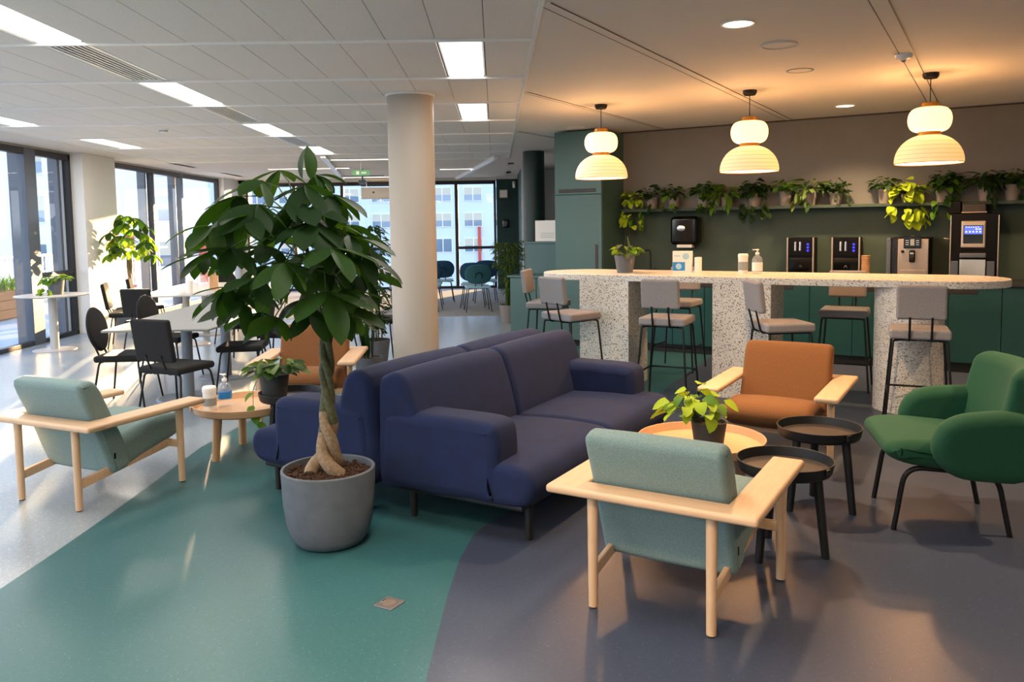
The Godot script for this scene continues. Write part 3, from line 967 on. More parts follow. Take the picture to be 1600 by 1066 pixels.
func make_stool() -> Node3D:
	# sits facing +z
	var t := thing("bar_stool", "", "bar stool", Vector3.ZERO, 0.0, "grey upholstered bar stools")
	var pr := rounded_rect(0.41, 0.41, 0.03)
	part(t, "seat", MB.new().box(Vector3(0.42, 0.075, 0.41), Vector3(0, 0.725, 0), 0.022, 3), M.cloth_grey)
	var tilt := Transform3D(Basis(Vector3.RIGHT, -0.12), Vector3(0, 0.975, -0.235))
	part(t, "backrest", MB.new().box(Vector3(0.34, 0.26, 0.055), Vector3.ZERO, 0.02, 3, tilt), M.cloth_grey)
	for s in [-1, 1]:
		part(t, "back_support", MB.new().tube(arc_path([Vector3(s * 0.075, 0.677, 0.0), Vector3(s * 0.075, 0.677, -0.205), Vector3(s * 0.075, 0.865, -0.25)], 0.04), [0.0085], 8), M.black_metal)
		part(t, "leg", MB.new().tube(arc_path([Vector3(s * 0.15, 0.68, -0.17), Vector3(s * 0.185, 0.676, -0.175), Vector3(s * 0.235, 0.0, -0.225)], 0.03), [0.0095], 8), M.black_metal)
		part(t, "leg", MB.new().tube(arc_path([Vector3(s * 0.15, 0.68, 0.17), Vector3(s * 0.185, 0.676, 0.175), Vector3(s * 0.235, 0.0, 0.225)], 0.03), [0.0095], 8), M.black_metal)
	part(t, "seat_frame", MB.new().tube([Vector3(-0.15, 0.68, 0.17), Vector3(0.15, 0.68, 0.17), Vector3(0.15, 0.68, -0.17), Vector3(-0.15, 0.68, -0.17), Vector3(-0.15, 0.68, 0.17)], [0.008], 6), M.black_metal)
	var y := 0.26
	var q := 0.215
	part(t, "foot_rest", MB.new().tube([Vector3(-q, y, -0.205), Vector3(-q, y, 0.205), Vector3(q, y, 0.205), Vector3(q, y, -0.205)], [0.0085], 6), M.black_metal)
	return t

func stools() -> void:
	var src := make_stool()
	var f := PI - TURN                   # facing the kitchen
	var spots := [
		[-4.18, 7.86, PI / 2 - TURN + 0.25, "grey bar stool at the left rounded end of the bar"],
		[-3.46, 6.96, f - 0.35, "grey bar stool in front of the left terrazzo leg"],
		[-2.50, 6.97, f + 0.08, "grey bar stool between the left and middle terrazzo legs, back to the camera"],
		[-1.50, 6.95, PI / 2 - TURN + 0.62, "grey bar stool seen from the side before the middle leg"],
		[-0.47, 6.97, f + 0.12, "grey bar stool in front of the round terrazzo leg"],
		[-2.93, 8.52, -TURN, "grey bar stool behind the bar, mostly hidden by another stool"],
		[-1.19, 8.22, -TURN + 0.05, "grey bar stool behind the bar between the middle and round legs"]]
	for k in spots.size():
		var s: Array = spots[k]
		var at := K(s[0], 0, s[1])
		if k == 0:
			src.position = at
			src.rotation.y = s[2]
			src.set_meta("label", s[3])
		else:
			copy(src, s[3], at, s[2])

# ---------------------------------------------------------------- plants
func pot_shape(r0: float, r1: float, h: float, wall := 0.008) -> MB:
	return MB.new().lathe([Vector2(0, 0), Vector2(r0, 0), Vector2(r0, 0), Vector2(r1, h), Vector2(r1, h), Vector2(r1 - wall, h), Vector2(r1 - wall, h), Vector2(lerpf(r0, r1, 0.78) - wall, h * 0.78)], 28)

func bushy(t: Node3D, base: Vector3, leaves: Array, n: int, spread: float, up: float, size: float, m: Material, trail := 0, trail_len := 0.3, seed_ := 1, m2: Material = null, off_wall := false) -> void:
	# heart-shaped leaves on thin stalks, some on trailing vines; each leaf is a part
	var r := RandomNumberGenerator.new()
	r.seed = seed_
	var stalks := MB.new()
	for k in n:
		var a := r.randf() * TAU
		var d := Vector3(cos(a), 0, sin(a))
		var out := spread * sqrt(r.randf())
		var tip := base + d * out + Vector3(0, up * r.randf_range(0.25, 1.0) * (1.15 - 0.6 * out / maxf(spread, 0.01)), 0)
		if off_wall:
			tip.z = maxf(tip.z, -0.02)
			d.z = absf(d.z)
		stalks.tube([base + d * 0.01, base.lerp(tip, 0.6) + Vector3(0, 0.02, 0), tip], [0.0022, 0.0015], 4, false)
		var lf := part(t, "leaf", leaves[r.randi() % leaves.size()], m2 if m2 and r.randf() < 0.35 else m)
		var dir := (d + Vector3(0, r.randf_range(-0.5, 0.35), 0) + Vector3(r.randf_range(-0.3, 0.3), 0, r.randf_range(-0.3, 0.3))).normalized()
		lf.transform = Transform3D(look(dir, r.randf_range(-0.5, 0.5)).scaled(Vector3.ONE * size * r.randf_range(0.75, 1.2)), tip)
	for k in trail:
		var a := r.randf_range(-1.3, 1.3) + PI / 2
		var d := Vector3(cos(a), 0, sin(a))
		var len := trail_len * r.randf_range(0.6, 1.1)
		var pts := [base, base + d * spread * 0.8 + Vector3(0, 0.05, 0), base + d * spread * 1.1 + Vector3(0, -len * 0.35, 0), base + d * spread * 1.1 + Vector3(r.randf_range(-0.05, 0.05), -len, 0)]
		var path := arc_path(pts, 0.06)
		stalks.tube(path, [0.002], 4, false)
		var m_n := int(len / 0.045) + 2
		for i in m_n:
			var f := 0.25 + 0.75 * float(i) / m_n
			var p: Vector3 = path[clampi(int(f * (path.size() - 1)), 0, path.size() - 1)]
			if i > m_n / 3:
				p = pts[2].lerp(pts[3], float(i - m_n / 3) / (m_n - m_n / 3.0))
			var lf := part(t, "leaf", leaves[r.randi() % leaves.size()], m2 if m2 and r.randf() < 0.35 else m)
			var dir := Vector3(d.x * 0.5 + r.randf_range(-0.8, 0.8), -0.7, d.z * 0.6 + r.randf_range(-0.2, 0.6)).normalized()
			lf.transform = Transform3D(look(dir, r.randf_range(-0.6, 0.6)).scaled(Vector3.ONE * size * r.randf_range(0.8, 1.15)), p)
	part(t, "stems", stalks, M.stem_green)

var heart_leaves := []
var narrow_leaves := []

func shelf_plants() -> void:
	for k in 3:
		heart_leaves.append(MB.new().leaf(Transform3D.IDENTITY, 1.0, 0.78, [0.5, 0.9, 0.25][k], 0.22, 5, 0.8, 0.33).mesh())
		narrow_leaves.append(MB.new().leaf(Transform3D.IDENTITY, 1.0, 0.32, [0.6, 1.1, 0.3][k], 0.3, 5, 1.0, 0.4).mesh())
	# u, pot radius, pot height, kind, leaf material, second, leaves, size, trails, label
	var L := [
		[-4.08, 0.0, 0.10, "heart", "leaf_lime", "leaf_fresh", 16, 0.080, 5, 0.34, "yellow-green trailing plant at the left end of the shelf"],
		[-3.82, 0.075, 0.15, "heart", "leaf_mid", "leaf_dark", 18, 0.075, 1, 0.18, "leafy plant in a taupe pot, second from the left on the shelf"],
		[-3.53, 0.075, 0.14, "heart", "leaf_mid", "leaf_fresh", 18, 0.075, 2, 0.14, "leafy plant in a taupe pot, third from the left on the shelf"],
		[-3.13, 0.085, 0.16, "heart", "leaf_mid", "leaf_fresh", 28, 0.085, 3, 0.26, "wide bushy plant on the shelf above the towel dispenser"],
		[-2.85, 0.075, 0.12, "narrow", "leaf_sage", "leaf_fresh", 24, 0.14, 3, 0.14, "thin-leaved plant on the shelf right of the towel dispenser"],
		[-2.50, 0.085, 0.16, "heart", "leaf_dark", "leaf_mid", 28, 0.085, 5, 0.32, "dark trailing plant with a long vine, left of the middle lantern"],
		[-2.14, 0.075, 0.17, "heart", "leaf_fresh", "leaf_mid", 20, 0.075, 1, 0.12, "fresh green plant in a tall taupe pot below the middle lantern"],
		[-1.86, 0.075, 0.15, "narrow", "leaf_sage", "leaf_mid", 20, 0.15, 2, 0.18, "sprawling thin-leaved plant in a taupe pot beyond the middle lantern"],
		[-1.58, 0.075, 0.13, "heart", "leaf_dark", "leaf_dark", 30, 0.06, 2, 0.10, "small dark bushy plant at the gap in the shelf row"],
		[-1.06, 0.075, 0.16, "heart", "leaf_mid", "leaf_dark", 20, 0.07, 0, 0.1, "compact green plant in a taupe pot right of the gap on the shelf"],
		[-0.84, 0.0, 0.10, "heart", "leaf_lime", "leaf_lime", 20, 0.11, 5, 0.36, "bright lime trailing plant on the shelf under the right lantern"],
		[-0.47, 0.085, 0.17, "heart", "leaf_mid", "leaf_fresh", 32, 0.09, 5, 0.30, "full green plant trailing from the shelf above the coffee machine"],
		[-0.07, 0.085, 0.15, "narrow", "leaf_dark", "leaf_mid", 26, 0.13, 2, 0.14, "dark thin-leaved plant on the shelf left of the last two pots"],
		[0.17, 0.078, 0.17, "heart", "leaf_mid", "leaf_fresh", 24, 0.085, 1, 0.12, "leafy plant in a taupe pot second from the right photo edge"],
		[0.42, 0.078, 0.17, "heart", "leaf_fresh", "leaf_mid", 22, 0.085, 1, 0.12, "leafy plant in a taupe pot at the right photo edge"]]
	for k in L.size():
		var a: Array = L[k]
		var t := thing("potted_plant", a[10], "potted plant", K(a[0], 1.7725, 10.08), -TURN, "potted plants on the wall shelf")
		var pr: float = a[1]
		if pr == 0.0:
			pr = 0.06
		part(t, "pot", pot_shape(pr * 0.76, pr, a[2]), M.pot_taupe)
		part(t, "soil", MB.new().lathe([Vector2(pr * 0.9, a[2] - 0.02), Vector2(0, a[2] - 0.015)], 16), M.soil)
		bushy(t, Vector3(0, a[2] - 0.01, 0), heart_leaves if a[3] == "heart" else narrow_leaves, int(a[6] * 1.9), 0.15, 0.18, a[7] * 1.1, M[a[4]], a[8], a[9], 100 + k, M[a[5]], true)

func make_screen_icons(p: Node3D, at: Vector3, w: float, h: float) -> void:
	for i in 5:
		part(p, "icon", MB.new().box(Vector3(w * 0.08, h * 0.16, 0.002), at + Vector3(-w * 0.38 + w * 0.19 * i, -h * 0.2, 0.003)), M.icon_white)
	for i in 6:
		part(p, "icon", MB.new().box(Vector3(w * 0.06, h * 0.07, 0.002), at + Vector3(-w * 0.38 + w * 0.13 * i, h * 0.36, 0.003)), M.icon_white)
	for i in 2:
		part(p, "icon", MB.new().box(Vector3(w * 0.11, h * 0.13, 0.002), at + Vector3(w * 0.18 + w * 0.18 * i, h * 0.12, 0.003)), M.icon_white)

func appliances() -> void:
	var kt := -TURN
	var wt := 0.935
	# towel dispenser on the wall
	var t := thing("towel_dispenser", "glossy black paper towel dispenser on the green wall", "dispenser", K(-3.37, 1.30, 10.198), kt)
	part(t, "body", MB.new().box(Vector3(0.36, 0.36, 0.22), Vector3(0, 0.19, 0.11), 0.05, 4), M.gloss_black)
	part(t, "oval_badge", MB.new().lathe([Vector2(0.0, 0.0), Vector2(0.055, 0.0), Vector2(0.055, 0.0), Vector2(0.05, 0.006), Vector2(0, 0.008)], 24, Vector3.ZERO, Transform3D(Basis(Vector3.RIGHT, PI / 2).scaled(Vector3(1.0, 0.7, 1.0)), Vector3(-0.03, 0.22, 0.219))), M.chrome, "pale oval badge")
	part(t, "towel", MB.new().box(Vector3(0.20, 0.045, 0.10), Vector3(0, -0.005, 0.13), 0.006), M.paper_white)
	# black tap
	t = thing("tap", "slim black kitchen tap with a square bend", "tap", K(-3.76, wt, 9.85), kt)
	part(t, "spout", MB.new().tube(arc_path([Vector3(0, 0, 0), Vector3(0, 0.31, 0), Vector3(-0.16, 0.31, 0.06), Vector3(-0.16, 0.26, 0.06)], 0.03), [0.013], 10), M.black_metal)
	part(t, "lever", rod(Vector3(0.01, 0.06, 0), Vector3(0.09, 0.08, 0.02), 0.008), M.black_metal)
	solo("folded_cloth", MB.new().box(Vector3(0.26, 0.03, 0.18), Vector3(0, 0.015, 0), 0.012, 2), M.paper_white, "white folded cloth on the worktop beside the tap", "cloth", K(-3.45, wt, 9.7), kt)
	# two water dispensers
	for k in 2:
		t = thing("water_dispenser", ["black and silver water dispenser, left one", "black and silver water dispenser next to the paper cups"][k], "water dispenser", K([-1.925, -1.43][k], wt, 9.87), kt, "water dispensers on the worktop")
		part(t, "body", MB.new().box(Vector3(0.27, 0.46, 0.30), Vector3(0, 0.23, -0.16), 0.006), M.satin_black)
		for s in [-1, 1]:
			part(t, "side_trim", MB.new().box(Vector3(0.018, 0.465, 0.03), Vector3(s * 0.144, 0.2325, -0.005), 0.005, 2), M.steel)
		part(t, "upper_panel", MB.new().box(Vector3(0.26, 0.20, 0.02), Vector3(0, 0.35, 0.0), 0.004), M.satin_black)
		part(t, "lower_panel", MB.new().box(Vector3(0.26, 0.22, 0.01), Vector3(0, 0.115, -0.005), 0.004), M.gloss_black)
		for s in [-1, 1]:
			part(t, "nozzle", MB.new().lathe([Vector2(0.0, 0.31), Vector2(0.014, 0.31), Vector2(0.014, 0.31), Vector2(0.014, 0.415), Vector2(0.014, 0.415), Vector2(0, 0.416)], 14, Vector3(-0.025 + s * 0.027, 0, 0.02)), M.chrome)
		for i in 3:
			part(t, "button", MB.new().lathe([Vector2(0.0, 0), Vector2(0.013, 0), Vector2(0.013, 0.003), Vector2(0, 0.003)], 14, Vector3.ZERO, Transform3D(Basis(Vector3.RIGHT, PI / 2), Vector3(0.085, 0.312 + 0.036 * i, 0.01))), M.led_blue, "glowing blue button")
		part(t, "emblem", MB.new().tube([Vector3(-0.02, 0.115, 0.002), Vector3(0, 0.145, 0.002), Vector3(0.02, 0.115, 0.002)], [0.002], 4), M.chrome)
	# cups
	t = thing("cup_stack", "stack of brown paper cups beside the water dispenser", "cups", K(-1.21, wt, 9.80), kt)
	for k in 9:
		part(t, "cup", MB.new().lathe([Vector2(0.036, 0.0), Vector2(0.046, 0.05), Vector2(0.048, 0.05), Vector2(0.048, 0.054), Vector2(0.044, 0.054), Vector2(0.035, 0.01)], 20, Vector3(0, 0.026 * k, 0)), M.card_brown)
	for k in 2:
		solo("paper_bowl", MB.new().lathe([Vector2(0, 0), Vector2(0.035, 0), Vector2(0.035, 0), Vector2(0.055, 0.035), Vector2(0.051, 0.035), Vector2(0.032, 0.006), Vector2(0, 0.006)], 20), M.paper_white, ["small pale bowl right of the paper cups, rear one", "small pale bowl right of the paper cups, front one"][k], "bowl", K(-1.07 + 0.02 * k, wt, 9.86 - 0.13 * k), kt, "small bowls on the worktop")
	# bean-to-cup coffee machine
	t = thing("coffee_machine", "small silver coffee machine with a black spout on the worktop", "coffee machine", K(-0.77, wt, 9.755), kt)
	part(t, "body", MB.new().box(Vector3(0.40, 0.44, 0.40), Vector3(0.0, 0.24, -0.22), 0.012, 2), M.satin_black)
	part(t, "front_panel", MB.new().box(Vector3(0.30, 0.42, 0.03), Vector3(0.035, 0.235, -0.012), 0.008, 2), M.steel)
	part(t, "left_tank", MB.new().box(Vector3(0.12, 0.44, 0.36), Vector3(-0.17, 0.235, -0.20), 0.01, 2), M.frame_grey)
	var hd := part(t, "control_head", MB.new().box(Vector3(0.17, 0.13, 0.05), Vector3(0.03, 0.41, 0.02), 0.008, 2), M.gloss_black)
	part(hd, "display", MB.new().box(Vector3(0.04, 0.07, 0.004), Vector3(0.03, 0.41, 0.046)), M.print_grey)
	for i in 6:
		part(hd, "button", MB.new().box(Vector3(0.03, 0.008, 0.004), Vector3(-0.02 + 0.10 * (i % 2), 0.385 + 0.022 * (i / 2), 0.046)), M.chrome)
	part(t, "spout", MB.new().box(Vector3(0.06, 0.13, 0.06), Vector3(0.03, 0.26, 0.03), 0.014, 2), M.gloss_black)
	part(t, "spout_badge", MB.new().box(Vector3(0.035, 0.02, 0.006), Vector3(0.03, 0.29, 0.061), 0.003), M.chrome)
	part(t, "steam_knob", MB.new().lathe([Vector2(0, 0), Vector2(0.016, 0), Vector2(0.016, 0), Vector2(0.016, 0.03), Vector2(0, 0.03)], 14, Vector3.ZERO, Transform3D(Basis(Vector3.RIGHT, PI / 2), Vector3(-0.065, 0.31, 0.0))), M.gloss_black)
	part(t, "drawer", MB.new().box(Vector3(0.26, 0.075, 0.01), Vector3(0.035, 0.075, 0.005), 0.004), M.steel)
	part(t, "lid_knob", MB.new().lathe([Vector2(0.03, 0.46), Vector2(0.03, 0.475), Vector2(0.0, 0.48)], 16, Vector3(0.02, 0, -0.15)), M.chrome)
	# tall espresso automat
	t = thing("espresso_automat", "tall dark espresso automat with a lit blue touch screen", "coffee machine", K(-0.165, wt, 9.78), kt)
	part(t, "body", MB.new().box(Vector3(0.44, 0.70, 0.45), Vector3(0, 0.36, -0.25), 0.012, 2), M.satin_black)
	for s in [-1, 1]:
		part(t, "edge_trim", MB.new().box(Vector3(0.012, 0.66, 0.02), Vector3(s * 0.218, 0.36, -0.02), 0.004), M.steel)
	var pn := part(t, "screen_frame", MB.new().box(Vector3(0.225, 0.285, 0.03), Vector3(-0.01, 0.49, 0.0), 0.014, 3), M.steel)
	part(pn, "screen_glass", MB.new().box(Vector3(0.18, 0.19, 0.006), Vector3(-0.01, 0.49, 0.0155), 0.003), M.gloss_black)
	var sc := part(pn, "screen", MB.new().box(Vector3(0.165, 0.085, 0.003), Vector3(-0.01, 0.535, 0.019)), M.screen_blue, "lit blue touch screen")
	make_screen_icons(pn, Vector3(-0.01, 0.535, 0.019), 0.165, 0.085)
	part(t, "spout", MB.new().box(Vector3(0.24, 0.05, 0.08), Vector3(-0.01, 0.27, 0.02), 0.012, 2), M.frame_grey)
	part(t, "cup_niche", MB.new().box(Vector3(0.24, 0.22, 0.02), Vector3(-0.01, 0.12, -0.01), 0.006), M.chrome)
	for s in [-1, 1]:
		part(t, "container", MB.new().box(Vector3(0.07, 0.2, 0.03), Vector3(-0.01 + s * 0.165, 0.11, -0.005), 0.006), M.frame_grey)
	part(t, "hopper", MB.new().box(Vector3(0.22, 0.10, 0.20), Vector3(-0.01, 0.765, -0.2), 0.012, 2), M.slot_brown)
	part(t, "hopper_lid", MB.new().box(Vector3(0.235, 0.015, 0.215), Vector3(-0.01, 0.72, -0.18), 0.005), M.steel)
	part(t, "bean_box", MB.new().box(Vector3(0.12, 0.14, 0.16), Vector3(-0.19, 0.775, -0.2), 0.012, 2), M.satin_black)
	part(t, "steam_lever", MB.new().tube([Vector3(-0.22, 0.44, -0.05), Vector3(-0.255, 0.445, -0.03), Vector3(-0.285, 0.445, -0.02)], [0.006, 0.008, 0.014], 8), M.chrome)
	# tin on the worktop
	t = thing("tin", "green and yellow tin on the worktop at the right edge", "tin", K(0.36, wt, 9.62), kt)
	part(t, "body", MB.new().lathe([Vector2(0, 0), Vector2(0.055, 0), Vector2(0.055, 0), Vector2(0.055, 0.11), Vector2(0.055, 0.11), Vector2(0, 0.112)], 24), M.leaf_lime)
	part(t, "band", MB.new().lathe([Vector2(0.0556, 0.03), Vector2(0.0556, 0.075)], 24), M.leaf_mid)
	# things on the bar
	var top := 1.10
	t = thing("potted_plant", "green plant in a grey pot on the left of the bar", "potted plant", K(-3.18, top, 7.62), kt)
	part(t, "pot", pot_shape(0.078, 0.105, 0.175), M.pot_grey)
	part(t, "soil", MB.new().lathe([Vector2(0.09, 0.15), Vector2(0, 0.155)], 16), M.soil)
	bushy(t, Vector3(0.01, 0.16, 0), heart_leaves, 26, 0.13, 0.17, 0.085, M.leaf_fresh, 0, 0.1, 55, M.leaf_mid)
	part(t, "pale_shoot", MB.new().tube([Vector3(0.02, 0.16, 0), Vector3(0.05, 0.27, 0), Vector3(0.03, 0.36, 0.0)], [0.006, 0.01, 0.004], 6), M.leaf_sage, "pale curled shoot")
	t = thing("mask_box", "white and blue cardboard box standing on the bar", "box", K(-2.66, top, 7.86), kt + 0.25)
	part(t, "body", MB.new().box(Vector3(0.19, 0.21, 0.10), Vector3(0, 0.105, 0), 0.002), M.paper_white)
	part(t, "blue_print", MB.new().box(Vector3(0.12, 0.085, 0.002), Vector3(-0.033, 0.06, 0.0505)), M.print_blue)
	part(t, "print_disc", MB.new().lathe([Vector2(0, 0), Vector2(0.033, 0), Vector2(0.033, 0.001), Vector2(0, 0.001)], 20, Vector3.ZERO, Transform3D(Basis(Vector3.RIGHT, PI / 2), Vector3(0.035, 0.16, 0.0505))), M.print_pale)
	part(t, "print_disc", MB.new().lathe([Vector2(0, 0), Vector2(0.03, 0), Vector2(0.03, 0.001), Vector2(0, 0.001)], 20, Vector3.ZERO, Transform3D(Basis(Vector3.RIGHT, PI / 2), Vector3(-0.035, 0.06, 0.052))), M.print_pale)
	part(t, "print_line", MB.new().box(Vector3(0.06, 0.012, 0.002), Vector3(-0.05, 0.165, 0.0505)), M.print_pale)
	solo("carton", MB.new().box(Vector3(0.05, 0.15, 0.08), Vector3(0, 0.075, 0), 0.003), M.paper_white, "slim pale carton beside the white and blue box on the bar", "box", K(-2.505, top, 7.87), kt)
	t = thing("wipes_tub", "white tub of wipes standing on the bar", "tub", K(-2.06, top, 7.86), kt)
	part(t, "body", MB.new().lathe([Vector2(0, 0), Vector2(0.044, 0), Vector2(0.044, 0), Vector2(0.046, 0.155)], 24), M.paper_white)
	part(t, "lid", MB.new().lathe([Vector2(0.048, 0.155), Vector2(0.048, 0.175), Vector2(0.042, 0.187), Vector2(0, 0.188)], 24), M.paper_white)
	part(t, "label_print", MB.new().lathe([Vector2(0.0462, 0.03), Vector2(0.0468, 0.11)], 24), M.print_grey, "grey-green printed label")
	gel_bottle(K(-1.91, top, 7.80), "clear pump bottle of hand gel on the bar", 0.24, false)

func gel_bottle(at: Vector3, label: String, h: float, blue: bool) -> void:
	var t := thing("pump_bottle", label, "bottle", at, -TURN)
	var r := h * 0.2
	part(t, "body", MB.new().lathe([Vector2(0, 0.002), Vector2(r * 0.92, 0), Vector2(r, 0.008), Vector2(r, h * 0.55), Vector2(r * 0.8, h * 0.66), Vector2(r * 0.32, h * 0.74), Vector2(r * 0.32, h * 0.78)], 24), M.clear_plastic)
	part(t, "label_print", MB.new().lathe([Vector2(r * 1.01, h * (0.24 if blue else 0.12)), Vector2(r * 1.01, h * 0.45)], 24), M.print_blue if blue else M.paper_white)
	part(t, "pump", MB.new().lathe([Vector2(r * 0.38, h * 0.76), Vector2(r * 0.38, h * 0.84), Vector2(r * 0.12, h * 0.85), Vector2(r * 0.12, h * 0.93), Vector2(r * 0.3, h * 0.93), Vector2(r * 0.3, h * 0.97), Vector2(0, h * 0.98)], 16), M.paper_white)
	part(t, "nozzle", MB.new().box(Vector3(r * 0.9, h * 0.035, r * 0.22), Vector3(-r * 0.5, h * 0.95, 0), 0.002), M.paper_white)

# ---------------------------------------------------------------- lounge
func make_armchair(cloth: Material) -> Node3D:
	# faces +z
	var t := thing("lounge_armchair", "", "armchair", Vector3.ZERO, 0.0, "beech framed lounge armchairs")
	# upholstery
	var back := smooth([Vector2(-0.165, 0.165), Vector2(-0.05, 0.20), Vector2(-0.085, 0.34), Vector2(-0.165, 0.52), Vector2(-0.235, 0.68), Vector2(-0.285, 0.735), Vector2(-0.345, 0.735), Vector2(-0.378, 0.69), Vector2(-0.29, 0.47), Vector2(-0.20, 0.22)], 3)
	var bk := part(t, "backrest", MB.new().bolster(back, 0.295, 0.032, 4, Transform3D.IDENTITY, 4, 0.004), cloth)
	part(bk, "fabric_tag", MB.new().box(Vector3(0.004, 0.035, 0.012), Vector3(-0.2955, 0.27, -0.17), 0.001), M.satin_black, "tiny black fabric tag")
	var seat := smooth([Vector2(-0.13, 0.175), Vector2(0.05, 0.215), Vector2(0.22, 0.255), Vector2(0.32, 0.285), Vector2(0.385, 0.335), Vector2(0.37, 0.395), Vector2(0.29, 0.425), Vector2(0.12, 0.425), Vector2(-0.02, 0.39), Vector2(-0.12, 0.34)], 3)
	part(t, "seat", MB.new().bolster(seat, 0.288, 0.05, 4, Transform3D.IDENTITY, 4, 0.012), cloth)
	# arm and back frame: one flat U of beech
	var ht := 0.515
	var th := 0.036
	part(t, "back_board", MB.new().box(Vector3(0.88, th, 0.125), Vector3(0, ht - th / 2, -0.385), 0.015, 3), M.beech_x)
	for s in [-1, 1]:
		part(t, "armrest", MB.new().box(Vector3(0.145, th, 0.85), Vector3(s * 0.3675, ht - th / 2 + 0.0005, -0.015), 0.015, 3), M.beech_z)
		var rl := part(t, "leg", rod(Vector3(s * 0.25, 0.006, -0.385), Vector3(s * 0.25, ht - th, -0.385), 0.0195, 0.0225, 18), M.beech_z)
		part(rl, "glide", MB.new().lathe([Vector2(0, 0), Vector2(0.016, 0), Vector2(0.016, 0), Vector2(0.016, 0.008)], 14, Vector3(s * 0.25, 0, -0.385)), M.satin_black)
		var fl := part(t, "leg", rod(Vector3(s * 0.372, 0.006, 0.25), Vector3(s * 0.372, ht - th, 0.25), 0.0195, 0.0235, 18), M.beech_z)
		part(fl, "glide", MB.new().lathe([Vector2(0, 0), Vector2(0.016, 0), Vector2(0.016, 0), Vector2(0.016, 0.008)], 14, Vector3(s * 0.372, 0, 0.25)), M.satin_black)
		var a := Vector3(s * 0.252, 0.150, -0.385)
		var b := Vector3(s * 0.262, 0.245, 0.25)
		part(t, "side_rail", MB.new().box(Vector3(0.024, 0.052, (b - a).length()), Vector3.ZERO, 0.006, 2, Transform3D(look(b - a), (a + b) / 2)), M.beech_z)
	part(t, "front_rail", MB.new().box(Vector3(0.744, 0.045, 0.026), Vector3(0, 0.245, 0.25), 0.006, 2), M.beech_x)
	return t

func recloth(o: Node3D, from: Material, to: Material) -> void:
	for c in o.get_children():
		if c is MeshInstance3D and c.material_override == from:
			c.material_override = to

func make_sofa() -> Node3D:
	# faces +z, x along its length
	var t := thing("velvet_sofa", "", "sofa", Vector3.ZERO, 0.0, "navy velvet sofas placed back to back")
	var hl := 1.015
	var m: Material = M.velvet_navy
	# seat: two cushions that swell in front of the arms
	var seat := smooth([Vector2(-0.28, 0.20), Vector2(0.10, 0.195), Vector2(0.36, 0.195), Vector2(0.455, 0.225), Vector2(0.49, 0.30), Vector2(0.465, 0.375), Vector2(0.38, 0.405), Vector2(0.15, 0.415), Vector2(-0.10, 0.405), Vector2(-0.28, 0.38)], 3)
	for s in [-1, 1]:
		part(t, "seat_cushion", MB.new().bolster(seat, hl / 2 - 0.001, 0.045, 4, Transform3D(Basis.IDENTITY, Vector3(s * hl / 2, 0, 0)), 4, 0.012), m)
	# backs
	var back := smooth([Vector2(-0.47, 0.20), Vector2(-0.25, 0.21), Vector2(-0.17, 0.36), Vector2(-0.19, 0.52), Vector2(-0.245, 0.70), Vector2(-0.285, 0.785), Vector2(-0.35, 0.815), Vector2(-0.42, 0.80), Vector2(-0.465, 0.745), Vector2(-0.475, 0.50)], 3)
	for s in [-1, 1]:
		part(t, "back_cushion", MB.new().bolster(back, hl / 2 - 0.002, 0.042, 5, Transform3D(Basis.IDENTITY, Vector3(s * hl / 2, 0, 0)), 4, 0.010), m)
	# arms: slabs with a rounded top that reach down to the frame
	for s in [-1, 1]:
		var arm := smooth([Vector2(-0.44, 0.205), Vector2(-0.05, 0.20), Vector2(0.24, 0.20), Vector2(0.285, 0.235), Vector2(0.29, 0.40), Vector2(0.285, 0.545), Vector2(0.245, 0.60), Vector2(0.10, 0.612), Vector2(-0.10, 0.612), Vector2(-0.30, 0.612), Vector2(-0.40, 0.60), Vector2(-0.44, 0.55), Vector2(-0.45, 0.40)], 3)
		part(t, "arm", MB.new().bolster(arm, 0.125, 0.055, 5, Transform3D(Basis.IDENTITY, Vector3(s * (hl - 0.118), 0, 0.0)), 2, 0.004), m)
	part(t, "base_frame", MB.new().box(Vector3(2 * hl - 0.08, 0.03, 0.84), Vector3(0, 0.185, -0.01), 0.01, 2), M.black_wood)
	for x in [-0.885, 0.885]:
		for z in [-0.335, 0.395]:
			part(t, "leg", rod(Vector3(x, 0, z), Vector3(x, 0.18, z), 0.019, 0.022, 14), M.black_wood)
	return t

